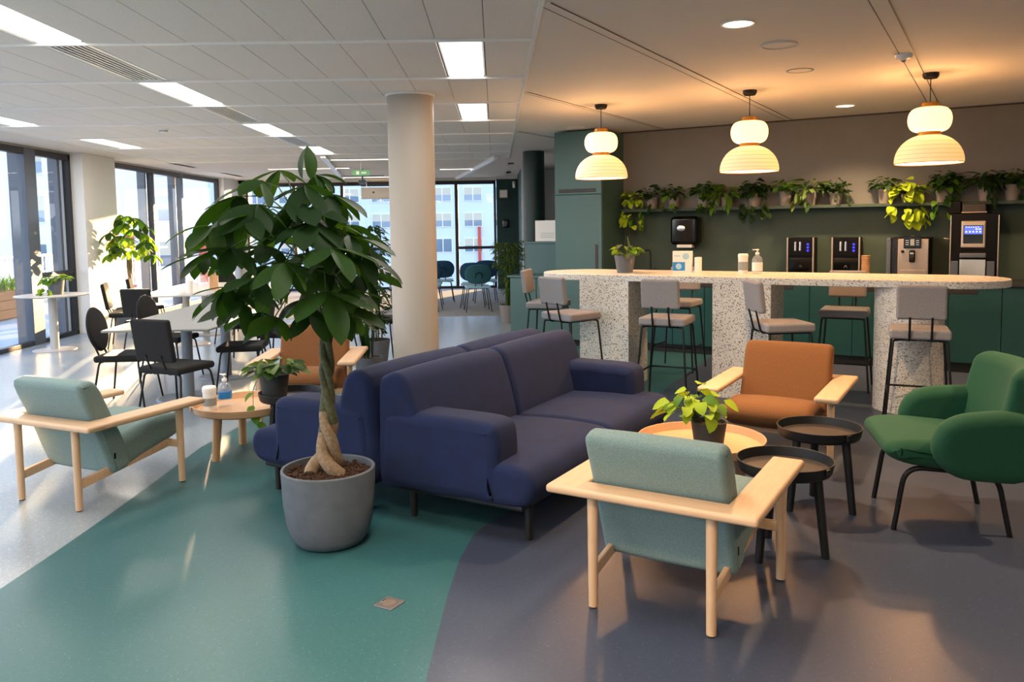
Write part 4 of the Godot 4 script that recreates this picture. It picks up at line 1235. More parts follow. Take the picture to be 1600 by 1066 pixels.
func make_green_chair() -> Node3D:
	var t := thing("green_armchair", "dark green upholstered armchair on black tube legs", "armchair", Vector3(2.36, 0, -4.22), atan2(-0.97, -0.25))
	var m: Material = M.cloth_green
	# seat shell
	var seat := smooth([Vector2(-0.26, 0.33), Vector2(0.0, 0.335), Vector2(0.20, 0.355), Vector2(0.295, 0.385), Vector2(0.33, 0.425), Vector2(0.30, 0.468), Vector2(0.18, 0.485), Vector2(0.0, 0.475), Vector2(-0.2, 0.455), Vector2(-0.28, 0.40)], 3)
	part(t, "seat", MB.new().bolster(seat, 0.335, 0.075, 5, Transform3D.IDENTITY, 4, 0.006), m)
	# back: a rounded pad leaning backwards
	var fn := func(p: Vector3) -> Vector3:
		var f := clampf((p.y + 0.28) / 0.56, 0, 1)
		var q := p
		q.x *= 1.0 - 0.10 * f * f
		q.z += -0.10 * pow(f, 1.4) + 0.10 * pow(p.x / 0.36, 2)
		return q
	part(t, "backrest", MB.new().box(Vector3(0.70, 0.56, 0.13), Vector3(0, 0.585, -0.285), 0.064, 5, Transform3D.IDENTITY, 6, fn), m)
	# arms: stadium pads standing along the sides
	for s in [-1, 1]:
		var pad := smooth([Vector2(-0.30, 0.31), Vector2(-0.10, 0.305), Vector2(0.02, 0.325), Vector2(0.10, 0.385), Vector2(0.135, 0.475), Vector2(0.10, 0.575), Vector2(0.02, 0.63), Vector2(-0.10, 0.65), Vector2(-0.25, 0.655), Vector2(-0.34, 0.60), Vector2(-0.36, 0.45)], 3)
		var tr := Transform3D(Basis(Vector3.UP, s * 0.10), Vector3(s * 0.345, 0, 0))
		part(t, "armrest", MB.new().bolster(pad, 0.062, 0.058, 6, tr, 2, 0.0), m)
	# legs: bent tubes running under each side
	for s in [-1, 1]:
		part(t, "leg", MB.new().tube(arc_path([Vector3(s * 0.25, 0, 0.275), Vector3(s * 0.25, 0.335, 0.225), Vector3(s * 0.25, 0.325, 0.0)], 0.09, 7), [0.0135], 12), M.black_metal)
		part(t, "leg", MB.new().tube(arc_path([Vector3(s * 0.25, 0, -0.265), Vector3(s * 0.25, 0.32, -0.20), Vector3(s * 0.25, 0.325, 0.0)], 0.09, 7), [0.0135], 12), M.black_metal)
	return t

func make_tray_table(d: float, h: float, top: Material, side: Material, leg: Material, legs: int, ph: float, label: String, at: Vector3, rim := 0.045, group := "tray side tables") -> Node3D:
	var t := thing("tray_table", label, "side table", at, 0.0, group)
	var r := d / 2
	part(t, "tray", MB.new().lathe([Vector2(0, h - rim - 0.012), Vector2(r * 0.93, h - rim - 0.012), Vector2(r * 0.955, h - rim)], 48), side)
	part(t, "tray_floor", MB.new().lathe([Vector2(r * 0.955, h - rim), Vector2(0, h - rim + 0.0005)], 48), top)
	# rim: a bent strip whose ends overlap in a small lug
	part(t, "rim", MB.new().lathe([Vector2(r * 0.955, h - rim - 0.004), Vector2(r, h - 0.002), Vector2(r - 0.001, h), Vector2(r - 0.005, h), Vector2(r - 0.006, h - 0.002), Vector2(r * 0.955 - 0.005, h - rim)], 56), side)
	part(t, "rim_lug", MB.new().box(Vector3(0.012, rim * 0.8, 0.03), Vector3.ZERO, 0.005, 2, Transform3D(Basis(Vector3.UP, -ph - 0.5), Vector3(cos(ph + 0.5) * (r + 0.004), h - rim * 0.45, sin(ph + 0.5) * (r + 0.004)))), side)
	for k in legs:
		var a := ph + TAU * k / legs
		var d2 := Vector3(cos(a), 0, sin(a))
		part(t, "leg", rod(d2 * r * (0.84 if d < 0.6 else 0.72), d2 * r * 0.64 + Vector3(0, h - rim - 0.01, 0), 0.019 if d < 0.6 else 0.026, 0.023 if d < 0.6 else 0.032, 12), leg)
	return t

func build_lounge() -> void:
	# armchairs
	var c := make_armchair(M.cloth_seafoam)
	tag(c, "pale teal armchair with beech arms in the right foreground")
	c.position = K(-1.145, 0.001, 3.375)
	c.rotation.y = PI - TURN
	copy(c, "pale teal armchair with beech arms at the left", Vector3(-2.46, 0, -5.05), PI - deg_to_rad(26.0))
	var o := copy(c, "ochre armchair with beech arms in front of the bar", K(-1.215, 0.001, 5.58), -TURN + 0.0)
	recloth(o, M.cloth_seafoam, M.cloth_ochre)
	o = copy(c, "ochre armchair with beech arms behind the braided tree", Vector3(-1.60, 0, -6.93), 0.03)
	recloth(o, M.cloth_seafoam, M.cloth_ochre)
	# sofas
	var s := make_sofa()
	tag(s, "navy velvet sofa facing the bar side, right one of the pair")
	s.position = K(-2.385, 0, 4.385)
	s.rotation.y = PI / 2 - TURN
	copy(s, "navy velvet sofa facing the windows, left one of the pair behind the pot", K(-3.345, 0, 4.36), -PI / 2 - TURN)
	make_green_chair()
	# tray tables
	make_tray_table(0.45, 0.465, M.slot_brown, M.black_wood, M.black_wood, 3, 0.75, "black tray table nearest the ochre armchair", Vector3(1.78, 0, -4.40))
	make_tray_table(0.45, 0.465, M.slot_brown, M.black_wood, M.black_wood, 3, 0.45, "black tray table behind the armrest of the teal chair", Vector3(1.37, 0, -3.79))
	make_tray_table(0.72, 0.375, M.oak_x, M.oak_x, M.oak_z, 3, 1.9, "wide oak tray table with the lime plant", Vector3(1.16, 0, -4.55))
	make_tray_table(0.72, 0.375, M.oak_x, M.oak_x, M.oak_z, 3, 2.2, "wide oak tray table beside the left teal armchair", Vector3(-1.80, 0, -5.76))
	make_tray_table(0.45, 0.465, M.slot_brown, M.black_wood, M.black_wood, 3, 0.2, "black tray table behind the left sofa", Vector3(-1.44, 0, -5.64))
	# lime plant on the right oak table
	var t := thing("potted_plant", "lime-leaved plant in a dark pot on the oak tray table", "potted plant", Vector3(1.17, 0.331, -4.42), 0.0)
	part(t, "pot", pot_shape(0.075, 0.098, 0.165), M.pot_dark)
	part(t, "soil", MB.new().lathe([Vector2(0.085, 0.145), Vector2(0, 0.15)], 16), M.soil)
	bushy(t, Vector3(-0.07, 0.17, -0.04), heart_leaves, 44, 0.17, 0.19, 0.095, M.leaf_lime, 0, 0.12, 70, M.leaf_fresh)
	# trailing plant on the left tables
	t = thing("potted_plant", "variegated trailing plant in a grey pot beside the left oak table", "potted plant", Vector3(-1.545, 0.421, -5.60), 0.0)
	part(t, "pot", pot_shape(0.078, 0.103, 0.175), M.pot_dark)
	part(t, "soil", MB.new().lathe([Vector2(0.09, 0.155), Vector2(0, 0.16)], 16), M.soil)
	bushy(t, Vector3(0, 0.165, 0), heart_leaves, 40, 0.15, 0.13, 0.11, M.leaf_sage, 0, 0.26, 71, M.leaf_mid)
	var vine := MB.new()
	var path := arc_path([Vector3(-0.08, 0.17, 0.02), Vector3(-0.13, 0.10, 0.05), Vector3(-0.13, -0.04, 0.08), Vector3(-0.08, -0.14, 0.12)], 0.05)
	vine.tube(path, [0.002], 4, false)
	part(t, "vine", vine, M.stem_green)
	for k in 4:
		var lf := part(t, "leaf", heart_leaves[k % 3], M.leaf_fresh)
		lf.transform = Transform3D(look(Vector3(-0.8 + 0.5 * k, -0.6, 0.6)).scaled(Vector3.ONE * 0.085), path[mini(path.size() - 1, 6 + 3 * k)])
	# bottles and tubs on the left oak table
	gel_bottle(Vector3(-1.955, 0.331, -5.80), "clear bottle with a blue label on the left oak table", 0.24, true)
	t = thing("wipes_tub", "white tub of wipes on the left oak table", "tub", Vector3(-2.03, 0.331, -5.70))
	part(t, "body", MB.new().lathe([Vector2(0, 0), Vector2(0.044, 0), Vector2(0.044, 0), Vector2(0.046, 0.125)], 24), M.paper_white)
	part(t, "lid", MB.new().lathe([Vector2(0.049, 0.125), Vector2(0.049, 0.15), Vector2(0.043, 0.165), Vector2(0, 0.166)], 24), M.paper_white)
	part(t, "label_print", MB.new().lathe([Vector2(0.0465, 0.03), Vector2(0.047, 0.085)], 24), M.print_grey)
	braided_tree()
	# brass floor socket
	t = thing("floor_socket", "square metal floor socket lid set in the teal floor", "floor socket", K(-2.165, 0.0, 2.60), -TURN)
	part(t, "plate", MB.new().box(Vector3(0.095, 0.005, 0.095), Vector3(0, 0.0032, 0), 0.002), M.floor_plate)
	part(t, "lid", MB.new().lathe([Vector2(0.028, 0.005), Vector2(0.028, 0.0075), Vector2(0.028, 0.0075), Vector2(0, 0.008)], 24), M.steel)
	part(t, "lid_grip", MB.new().box(Vector3(0.008, 0.003, 0.03), Vector3(-0.03, 0.0075, 0), 0.001), M.chrome)

func braided_tree() -> void:
	var t := thing("money_tree", "potted tree with a braided trunk and dark hand-shaped leaves", "potted tree", Vector3(-0.865, 0, -4.06), 0.0)
	part(t, "pot", MB.new().lathe([Vector2(0, 0), Vector2(0.13, 0.0), Vector2(0.165, 0.012), Vector2(0.195, 0.05), Vector2(0.215, 0.12), Vector2(0.228, 0.22), Vector2(0.235, 0.385), Vector2(0.235, 0.385), Vector2(0.232, 0.39), Vector2(0.222, 0.39), Vector2(0.219, 0.385), Vector2(0.212, 0.30)], 56), M.pot_grey)
	part(t, "soil", MB.new().lathe([Vector2(0.214, 0.352), Vector2(0.15, 0.36), Vector2(0.05, 0.37), Vector2(0, 0.372)], 40), M.soil)
	var so := MB.new()
	var r := RandomNumberGenerator.new()
	r.seed = 17
	for k in 260:
		var a := r.randf() * TAU
		var q := 0.205 * sqrt(r.randf())
		so.box(Vector3(r.randf_range(0.008, 0.02), r.randf_range(0.005, 0.01), r.randf_range(0.008, 0.016)), Vector3.ZERO, 0.0, 1, Transform3D(Basis(Vector3(r.randf(), 1, r.randf()).normalized(), r.randf() * TAU), Vector3(cos(a) * q, 0.366, sin(a) * q)))
	part(t, "bark_chips", so, M.soil).set_meta("kind", "stuff")
	# braid of three stems
	var y0 := 0.36
	var y1 := 1.10
	for s in 3:
		var pts := []
		var rad := []
		for k in 41:
			var f := k / 40.0
			var y := lerpf(y0, y1, f)
			var a := TAU * s / 3.0 + f * TAU * 1.55 + 0.6
			var q := lerpf(0.052, 0.020, minf(1.0, f * 2.6)) * (1.0 + 0.25 * sin(f * 18.0 + s))
			if f < 0.1:
				q += 0.028 * (1.0 - f / 0.1)
			pts.append(Vector3(cos(a) * q + 0.015 * f, y, sin(a) * q))
			rad.append(lerpf(0.036, 0.018, minf(1.0, f * 1.6)))
		var cut := 11 + 3 * s
		part(t, "stem", MB.new().tube(pts.slice(0, cut + 1), rad.slice(0, cut + 1), 10), M.bark, "pale brown foot of a braided stem")
		part(t, "stem", MB.new().tube(pts.slice(cut), rad.slice(cut), 10), M.bark_green, "green upper part of a braided stem")
	# crown: palmate leaves on long stalks
	var leaves := []
	for k in 4:
		leaves.append(MB.new().leaf(Transform3D.IDENTITY, 1.0, 0.40, [0.2, 0.45, 0.75, 0.35][k], 0.16, 8, 0.9, 0.54).mesh())
	var tops := []
	for s in 3:
		var a := TAU * s / 3.0 + 0.3
		var p0 := Vector3(0.015, 1.08, 0)
		var p2 := Vector3(cos(a) * 0.10, 1.50 + 0.12 * s, sin(a) * 0.10)
		part(t, "branch", MB.new().tube(arc_path([p0, Vector3(cos(a) * 0.03, 1.25, sin(a) * 0.03), p2], 0.1), [0.016, 0.013, 0.009], 8), M.bark_green)
		tops.append([p0.lerp(p2, 0.5), p2])
	var stalks := MB.new()
	# direction (azimuth), reach, height of each hand of leaves
	var hands := []
	var tiers := [[1.22, 0.30, 7], [1.34, 0.42, 9], [1.46, 0.20, 5], [1.48, 0.46, 9], [1.60, 0.40, 8], [1.66, 0.16, 4], [1.74, 0.30, 7], [1.85, 0.17, 4]]
	for ti in tiers.size():
		var tr: Array = tiers[ti]
		for k in tr[2]:
			var a: float = TAU * (k + 0.37 * ti) / tr[2] + r.randf_range(-0.2, 0.2)
			var q: float = tr[1] * r.randf_range(0.75, 1.02)
			hands.append(Vector3(cos(a) * q * (0.82 if cos(a) > 0 else 1.0) - 0.13, tr[0] + r.randf_range(-0.05, 0.06), sin(a) * q))
	for h in hands.size():
		var hp: Vector3 = hands[h]
		var root: Array = tops[h % 3]
		var from: Vector3 = (root[0] as Vector3).lerp(root[1], clampf((hp.y - 1.2) / 0.5, 0.0, 1.0))
		var out := Vector3(hp.x + 0.12, 0, hp.z)
		var dir := (out.normalized() + Vector3(0, 0.1, 0)).normalized()
		stalks.tube([from, from.lerp(hp, 0.55) + Vector3(0, 0.06, 0), hp], [0.0042, 0.0032, 0.0028], 5, false)
		var nl := 5 + (1 if h % 5 == 0 else 0)
		var big := r.randf_range(0.21, 0.30)
		if hp.y > 1.84:
			big *= 0.75
		var roll := r.randf_range(-0.35, 0.35)
		var mt: Material = [M.leaf_dark, M.leaf_dark, M.leaf_mid][r.randi() % 3]
		for k in nl:
			var f := (float(k) / (nl - 1) - 0.5) * 2.0
			var yaw := f * 1.75
			var d := dir.rotated(Vector3.UP, yaw)
			d.y = -0.30 - 0.35 * absf(f) + r.randf_range(-0.35, 0.3)
			if hp.y > 1.84:
				d.y += 0.15
			var lf := part(t, "leaf", leaves[r.randi() % 4], mt)
			lf.transform = Transform3D(look(d, roll + r.randf_range(-0.3, 0.3)).scaled(Vector3.ONE * big * (1.0 - 0.28 * absf(f)) * r.randf_range(0.9, 1.1)), hp)
	# one lone leaf at the top
	for k in 3:
		var lf := part(t, "leaf", leaves[2], M.leaf_mid)
		lf.transform = Transform3D(look(Vector3([-0.4, 0.3, 0.1][k], -0.8, [0.3, 0.4, -0.5][k])).scaled(Vector3.ONE * 0.17), Vector3(-0.05, 2.0, 0.0))
	stalks.tube([tops[2][1], Vector3(0.0, 1.8, 0), Vector3(-0.05, 2.0, 0)], [0.005, 0.003], 5, false)
	part(t, "leaf_stalks", stalks, M.stem_green)

# ---------------------------------------------------------------- dining area and far end
func make_dining_chair(oval: bool) -> Node3D:
	var t := thing("dining_chair", "", "chair", Vector3.ZERO, 0.0, "black upholstered dining chairs")
	part(t, "seat", MB.new().box(Vector3(0.43, 0.06, 0.43), Vector3(0, 0.445, 0), 0.025, 3), M.cloth_black)
	var tilt := Transform3D(Basis(Vector3.RIGHT, -0.16), Vector3(0, 0.70, -0.25))
	if oval:
		var pr := []
		for k in 24:
			var a := TAU * k / 24
			pr.append(Vector2(cos(a) * 0.185, sin(a) * 0.20))
		part(t, "backrest", MB.new().lathe([Vector2(0, -0.025), Vector2(0.165, -0.025), Vector2(0.188, -0.012), Vector2(0.192, 0.0), Vector2(0.188, 0.012), Vector2(0.165, 0.025), Vector2(0, 0.03)], 36, Vector3.ZERO, tilt * Transform3D(Basis(Vector3.RIGHT, PI / 2).scaled(Vector3(1.0, 1.08, 1.0)), Vector3.ZERO)), M.cloth_black)
	else:
		part(t, "backrest", MB.new().box(Vector3(0.40, 0.36, 0.05), Vector3.ZERO, 0.022, 3, tilt), M.cloth_black)
	for s in [-1, 1]:
		part(t, "back_support", MB.new().tube(arc_path([Vector3(s * 0.08, 0.41, 0.05), Vector3(s * 0.08, 0.41, -0.19), Vector3(s * 0.08, 0.58, -0.262)], 0.04), [0.009], 7), M.black_metal)
		part(t, "leg", MB.new().tube(arc_path([Vector3(s * 0.12, 0.412, -0.16), Vector3(s * 0.19, 0.412, -0.17), Vector3(s * 0.235, 0.0, -0.235)], 0.04), [0.0095], 7), M.black_metal)
		part(t, "leg", MB.new().tube(arc_path([Vector3(s * 0.12, 0.412, 0.16), Vector3(s * 0.19, 0.412, 0.17), Vector3(s * 0.235, 0.0, 0.225)], 0.04), [0.0095], 7), M.black_metal)
	part(t, "seat_frame", MB.new().tube([Vector3(-0.12, 0.412, 0.16), Vector3(0.12, 0.412, 0.16), Vector3(0.12, 0.412, -0.16), Vector3(-0.12, 0.412, -0.16), Vector3(-0.12, 0.412, 0.16)], [0.008], 6), M.black_metal)
	return t

func make_dining_table(at: Vector3, turn: float, w: float, l: float, top: Material, leg: Material, label: String) -> Node3D:
	var t := thing("dining_table", label, "table", at, turn, "dining tables")
	# barrel-shaped top: long sides bow outwards a little, chamfered underside
	var poly := PackedVector2Array()
	var n := 10
	for s in [1, -1]:
		for k in n + 1:
			var f := float(k) / n * 2.0 - 1.0
			poly.append(Vector2(s * (w / 2 - 0.05 * f * f), s * f * (l / 2)))
	part(t, "table_top", MB.new().prism(poly, 0.722, 0.742, 0.006), top)
	for z in [-0.55, 0.55]:
		var pl := part(t, "pillar", MB.new().lathe([Vector2(0.05, 0.01), Vector2(0.05, 0.722)], 24, Vector3(0, 0, z)), leg)
		part(pl, "base_plate", MB.new().lathe([Vector2(0, 0), Vector2(0.29, 0), Vector2(0.29, 0), Vector2(0.29, 0.008), Vector2(0.27, 0.012), Vector2(0, 0.014)], 40, Vector3(0, 0, z)), leg)
		part(pl, "top_plate", MB.new().box(Vector3(0.5, 0.012, 0.12), Vector3(0, 0.716, z)), leg)
	return t

func build_dining() -> void:
	make_dining_table(Vector3(-2.94, 0, -8.27), 0.0, 1.02, 2.52, M.table_grey, M.grey_metal, "grey dining table with grey pillars, nearer one")
	make_dining_table(Vector3(-4.37, 0, -11.9), 0.12, 0.95, 2.5, M.table_white, M.table_white, "pale sunlit dining table by the windows")
	var sq := make_dining_chair(false)
	var ov := make_dining_chair(true)
	# x, z, facing direction, oval, label
	var list := [
		[-2.70, -6.86, Vector2(0.38, -0.92), 0, "black square-backed chair at the near end of the grey table"],
		[-3.42, -7.52, Vector2(1, -0.05), 1, "black oval-backed chair at the near left of the grey table"],
		[-2.50, -8.00, Vector2(-1, 0.10), 0, "black square-backed chair at the near right of the grey table"],
		[-3.50, -8.75, Vector2(1, 0.15), 1, "black oval-backed chair at the far left of the grey table"],
		[-2.36, -8.95, Vector2(-1, -0.10), 1, "black oval-backed chair at the far right of the grey table"],
		[-3.02, -9.85, Vector2(0.05, 1), 1, "black oval-backed chair at the far end of the grey table"],
		[-4.40, -10.35, Vector2(0.15, -1), 0, "black square-backed chair at the near end of the pale table"],
		[-5.12, -11.35, Vector2(0.95, -0.30), 0, "black square-backed chair at the left side of the pale table, nearer"],
		[-5.25, -12.4, Vector2(0.95, -0.30), 0, "black square-backed chair at the left side of the pale table, farther"],
		[-3.70, -11.55, Vector2(-1, 0.0), 1, "sunlit oval-backed chair at the right of the pale table, nearer"],
		[-3.78, -12.5, Vector2(-1, 0.15), 1, "sunlit oval-backed chair at the right of the pale table, farther"],
		[-4.55, -13.5, Vector2(0, 1), 1, "black oval-backed chair at the far end of the pale table"],
		[-1.95, -9.65, Vector2(-0.95, -0.2), 0, "black square-backed chair just behind the ochre armchair"],
		[-2.20, -11.75, Vector2(0.92, -0.2), 0, "black chair seen between the braided tree and the column, nearer of two"],
		[-2.25, -12.75, Vector2(0.92, -0.2), 0, "black chair seen between the braided tree and the column, farther of two"],
		[-1.38, -10.15, Vector2(-0.9, -0.4), 1, "black oval-backed chair half hidden by the leafy shrub"]]
	var first := [true, true]
	for a in list:
		var dir: Vector2 = a[2]
		var turn := atan2(dir.x, dir.y)
		var src: Node3D = ov if a[3] else sq
		if first[a[3]]:
			first[a[3]] = false
			src.position = Vector3(a[0], 0, a[1])
			src.rotation.y = turn
			src.set_meta("label", a[4])
		else:
			copy(src, a[4], Vector3(a[0], 0, a[1]), turn)
	# things on the tables
	gel_bottle(Vector3(-2.83, 0.766, -8.90), "clear pump bottle on the tray of the grey table", 0.24, false)
	solo("table_tray", MB.new().box(Vector3(0.36, 0.022, 0.24), Vector3(0, 0.011, 0), 0.004), M.oak_x, "flat wooden tray on the grey table", "tray", Vector3(-2.80, 0.743, -8.86), 0.1)
	var t := thing("wipes_tub", "white tub of wipes on the pale sunlit table", "tub", Vector3(-4.10, 0.743, -10.95))
	part(t, "body", MB.new().lathe([Vector2(0, 0), Vector2(0.044, 0), Vector2(0.044, 0), Vector2(0.046, 0.155)], 24), M.paper_white)
	part(t, "lid", MB.new().lathe([Vector2(0.048, 0.155), Vector2(0.048, 0.18), Vector2(0, 0.19)], 24), M.paper_white)
	t = thing("potted_plant", "small leafy plant in a clear vase on the pale table", "potted plant", Vector3(-4.10, 0.743, -11.45))
	part(t, "vase", MB.new().lathe([Vector2(0, 0.002), Vector2(0.05, 0.0), Vector2(0.055, 0.02), Vector2(0.055, 0.13), Vector2(0.03, 0.18), Vector2(0.03, 0.22)], 24), M.clear_plastic)
	bushy(t, Vector3(0, 0.22, 0), heart_leaves, 16, 0.10, 0.14, 0.085, M.leaf_fresh, 0, 0.1, 81, M.leaf_lime)
	t = thing("wooden_holder", "wooden menu holder behind the small plant on the pale table", "holder", Vector3(-3.98, 0.743, -11.55), 0.3)
	part(t, "panel", MB.new().box(Vector3(0.12, 0.24, 0.02), Vector3(0, 0.12, 0), 0.004), M.oak_z)
	part(t, "foot", MB.new().box(Vector3(0.14, 0.02, 0.09), Vector3(0, 0.01, 0), 0.004), M.oak_x)
	# round cafe table by the sliding door
	t = thing("cafe_table", "round white pedestal table by the sliding door", "table", Vector3(-5.98, 0, -11.05))
	part(t, "table_top", MB.new().lathe([Vector2(0, 0.728), Vector2(0.40, 0.728), Vector2(0.45, 0.738), Vector2(0.455, 0.744), Vector2(0.45, 0.75), Vector2(0.45, 0.75), Vector2(0, 0.75)], 48), M.table_white)
	part(t, "pillar", MB.new().lathe([Vector2(0.055, 0.01), Vector2(0.055, 0.728)], 24), M.table_white)
	part(t, "base_plate", MB.new().lathe([Vector2(0, 0), Vector2(0.27, 0), Vector2(0.27, 0), Vector2(0.27, 0.008), Vector2(0.25, 0.012), Vector2(0, 0.014)], 40), M.table_white)
	t = thing("potted_plant", "trailing plant in a grey pot on the round white table", "potted plant", Vector3(-5.95, 0.75, -11.1))
	part(t, "pot", pot_shape(0.085, 0.11, 0.19), M.pot_grey)
	part(t, "soil", MB.new().lathe([Vector2(0.095, 0.17), Vector2(0, 0.175)], 16), M.soil)
	bushy(t, Vector3(0, 0.18, 0), heart_leaves, 30, 0.17, 0.09, 0.085, M.leaf_fresh, 3, 0.26, 82, M.leaf_sage)
	# sunlit tree by the pier
	t = thing("money_tree", "smaller sunlit tree in a wide grey pot by the white pier", "potted tree", Vector3(-5.93, 0, -13.3))
	part(t, "pot", MB.new().lathe([Vector2(0, 0), Vector2(0.22, 0), Vector2(0.25, 0.02), Vector2(0.29, 0.34), Vector2(0.29, 0.34), Vector2(0.275, 0.34), Vector2(0.27, 0.30)], 40), M.pot_grey)
	part(t, "soil", MB.new().lathe([Vector2(0.272, 0.31), Vector2(0, 0.32)], 24), M.soil)
	for s in 2:
		var pts := []
		for k in 21:
			var f := k / 20.0
			var a := PI * s + f * TAU * 1.2
			pts.append(Vector3(cos(a) * 0.022, 0.3 + 0.95 * f, sin(a) * 0.022))
		part(t, "stem", MB.new().tube(pts, [0.03, 0.028, 0.024], 8), M.bark)
	var lv := [MB.new().leaf(Transform3D.IDENTITY, 1.0, 0.42, 0.6, 0.16, 6, 0.85, 0.56).mesh(), MB.new().leaf(Transform3D.IDENTITY, 1.0, 0.38, 0.95, 0.16, 6, 0.85, 0.56).mesh()]
	var r := RandomNumberGenerator.new()
	r.seed = 33
	var st := MB.new()
	for k in 26:
		var a := TAU * k * 0.381966
		var y := 1.20 + 0.68 * float(k) / 26
		var q := r.randf_range(0.20, 0.40) * (1.0 - 0.55 * maxf(0.0, (y - 1.5) / 0.3))
		var hp := Vector3(maxf(cos(a) * q, -0.17), y, sin(a) * q)
		st.tube([Vector3(0, y - 0.12, 0), hp], [0.004, 0.003], 4, false)
		for i in 5:
			var f := (i / 4.0 - 0.5) * 2.0
			var d := Vector3(cos(a), 0, sin(a)).rotated(Vector3.UP, f * 1.7)
			d.y = -0.4 + r.randf_range(-0.2, 0.2)
			d.x = maxf(d.x, -0.55)
			var lf := part(t, "leaf", lv[i % 2], [M.leaf_mid, M.leaf_fresh][k % 2])
			lf.transform = Transform3D(look(d, r.randf_range(-0.3, 0.3)).scaled(Vector3.ONE * r.randf_range(0.19, 0.26)), hp)
	part(t, "leaf_stalks", st, M.stem_green)

func make_shell_chair() -> Node3D:
	var t := thing("shell_chair", "", "chair", Vector3.ZERO, 0.0, "blue-green chairs by the far window")
	part(t, "seat", MB.new().box(Vector3(0.46, 0.045, 0.43), Vector3(0, 0.455, 0), 0.02, 3), M.print_pale)
	var fn := func(p: Vector3) -> Vector3:
		return p + Vector3(0, 0, 0.06 * pow(p.x / 0.24, 2))
	part(t, "backrest", MB.new().box(Vector3(0.50, 0.36, 0.05), Vector3(0, 0.70, -0.25), 0.0245, 4, Transform3D.IDENTITY, 5, func(p: Vector3) -> Vector3:
		var rr := 0.17
		var q := Vector2(p.x, p.y)
		var inn := Vector2(clampf(q.x, -0.25 + rr, 0.25 - rr), clampf(q.y, -0.18 + rr, 0.18 - rr))
		var d := q - inn
		if d.length() > 1e-4:
			var m := maxf(absf(d.x), absf(d.y))
			d = d.normalized() * m
		q = inn + d
		return Vector3(q.x, q.y, p.z + 0.9 * q.x * q.x - 0.12 * q.y)), M.cloth_blue)
	part(t, "back_bracket", MB.new().tube(arc_path([Vector3(-0.06, 0.43, -0.18), Vector3(-0.06, 0.73, -0.295), Vector3(0.06, 0.73, -0.295), Vector3(0.06, 0.43, -0.18)], 0.05), [0.009], 7), M.black_metal)
	for s in [-1, 1]:
		for z in [-1, 1]:
			part(t, "leg", MB.new().tube(arc_path([Vector3(s * 0.10, 0.43, z * 0.14), Vector3(s * 0.18, 0.43, z * 0.16), Vector3(s * 0.24, 0.0, z * 0.24)], 0.04), [0.0085], 6), M.black_metal)
	return t

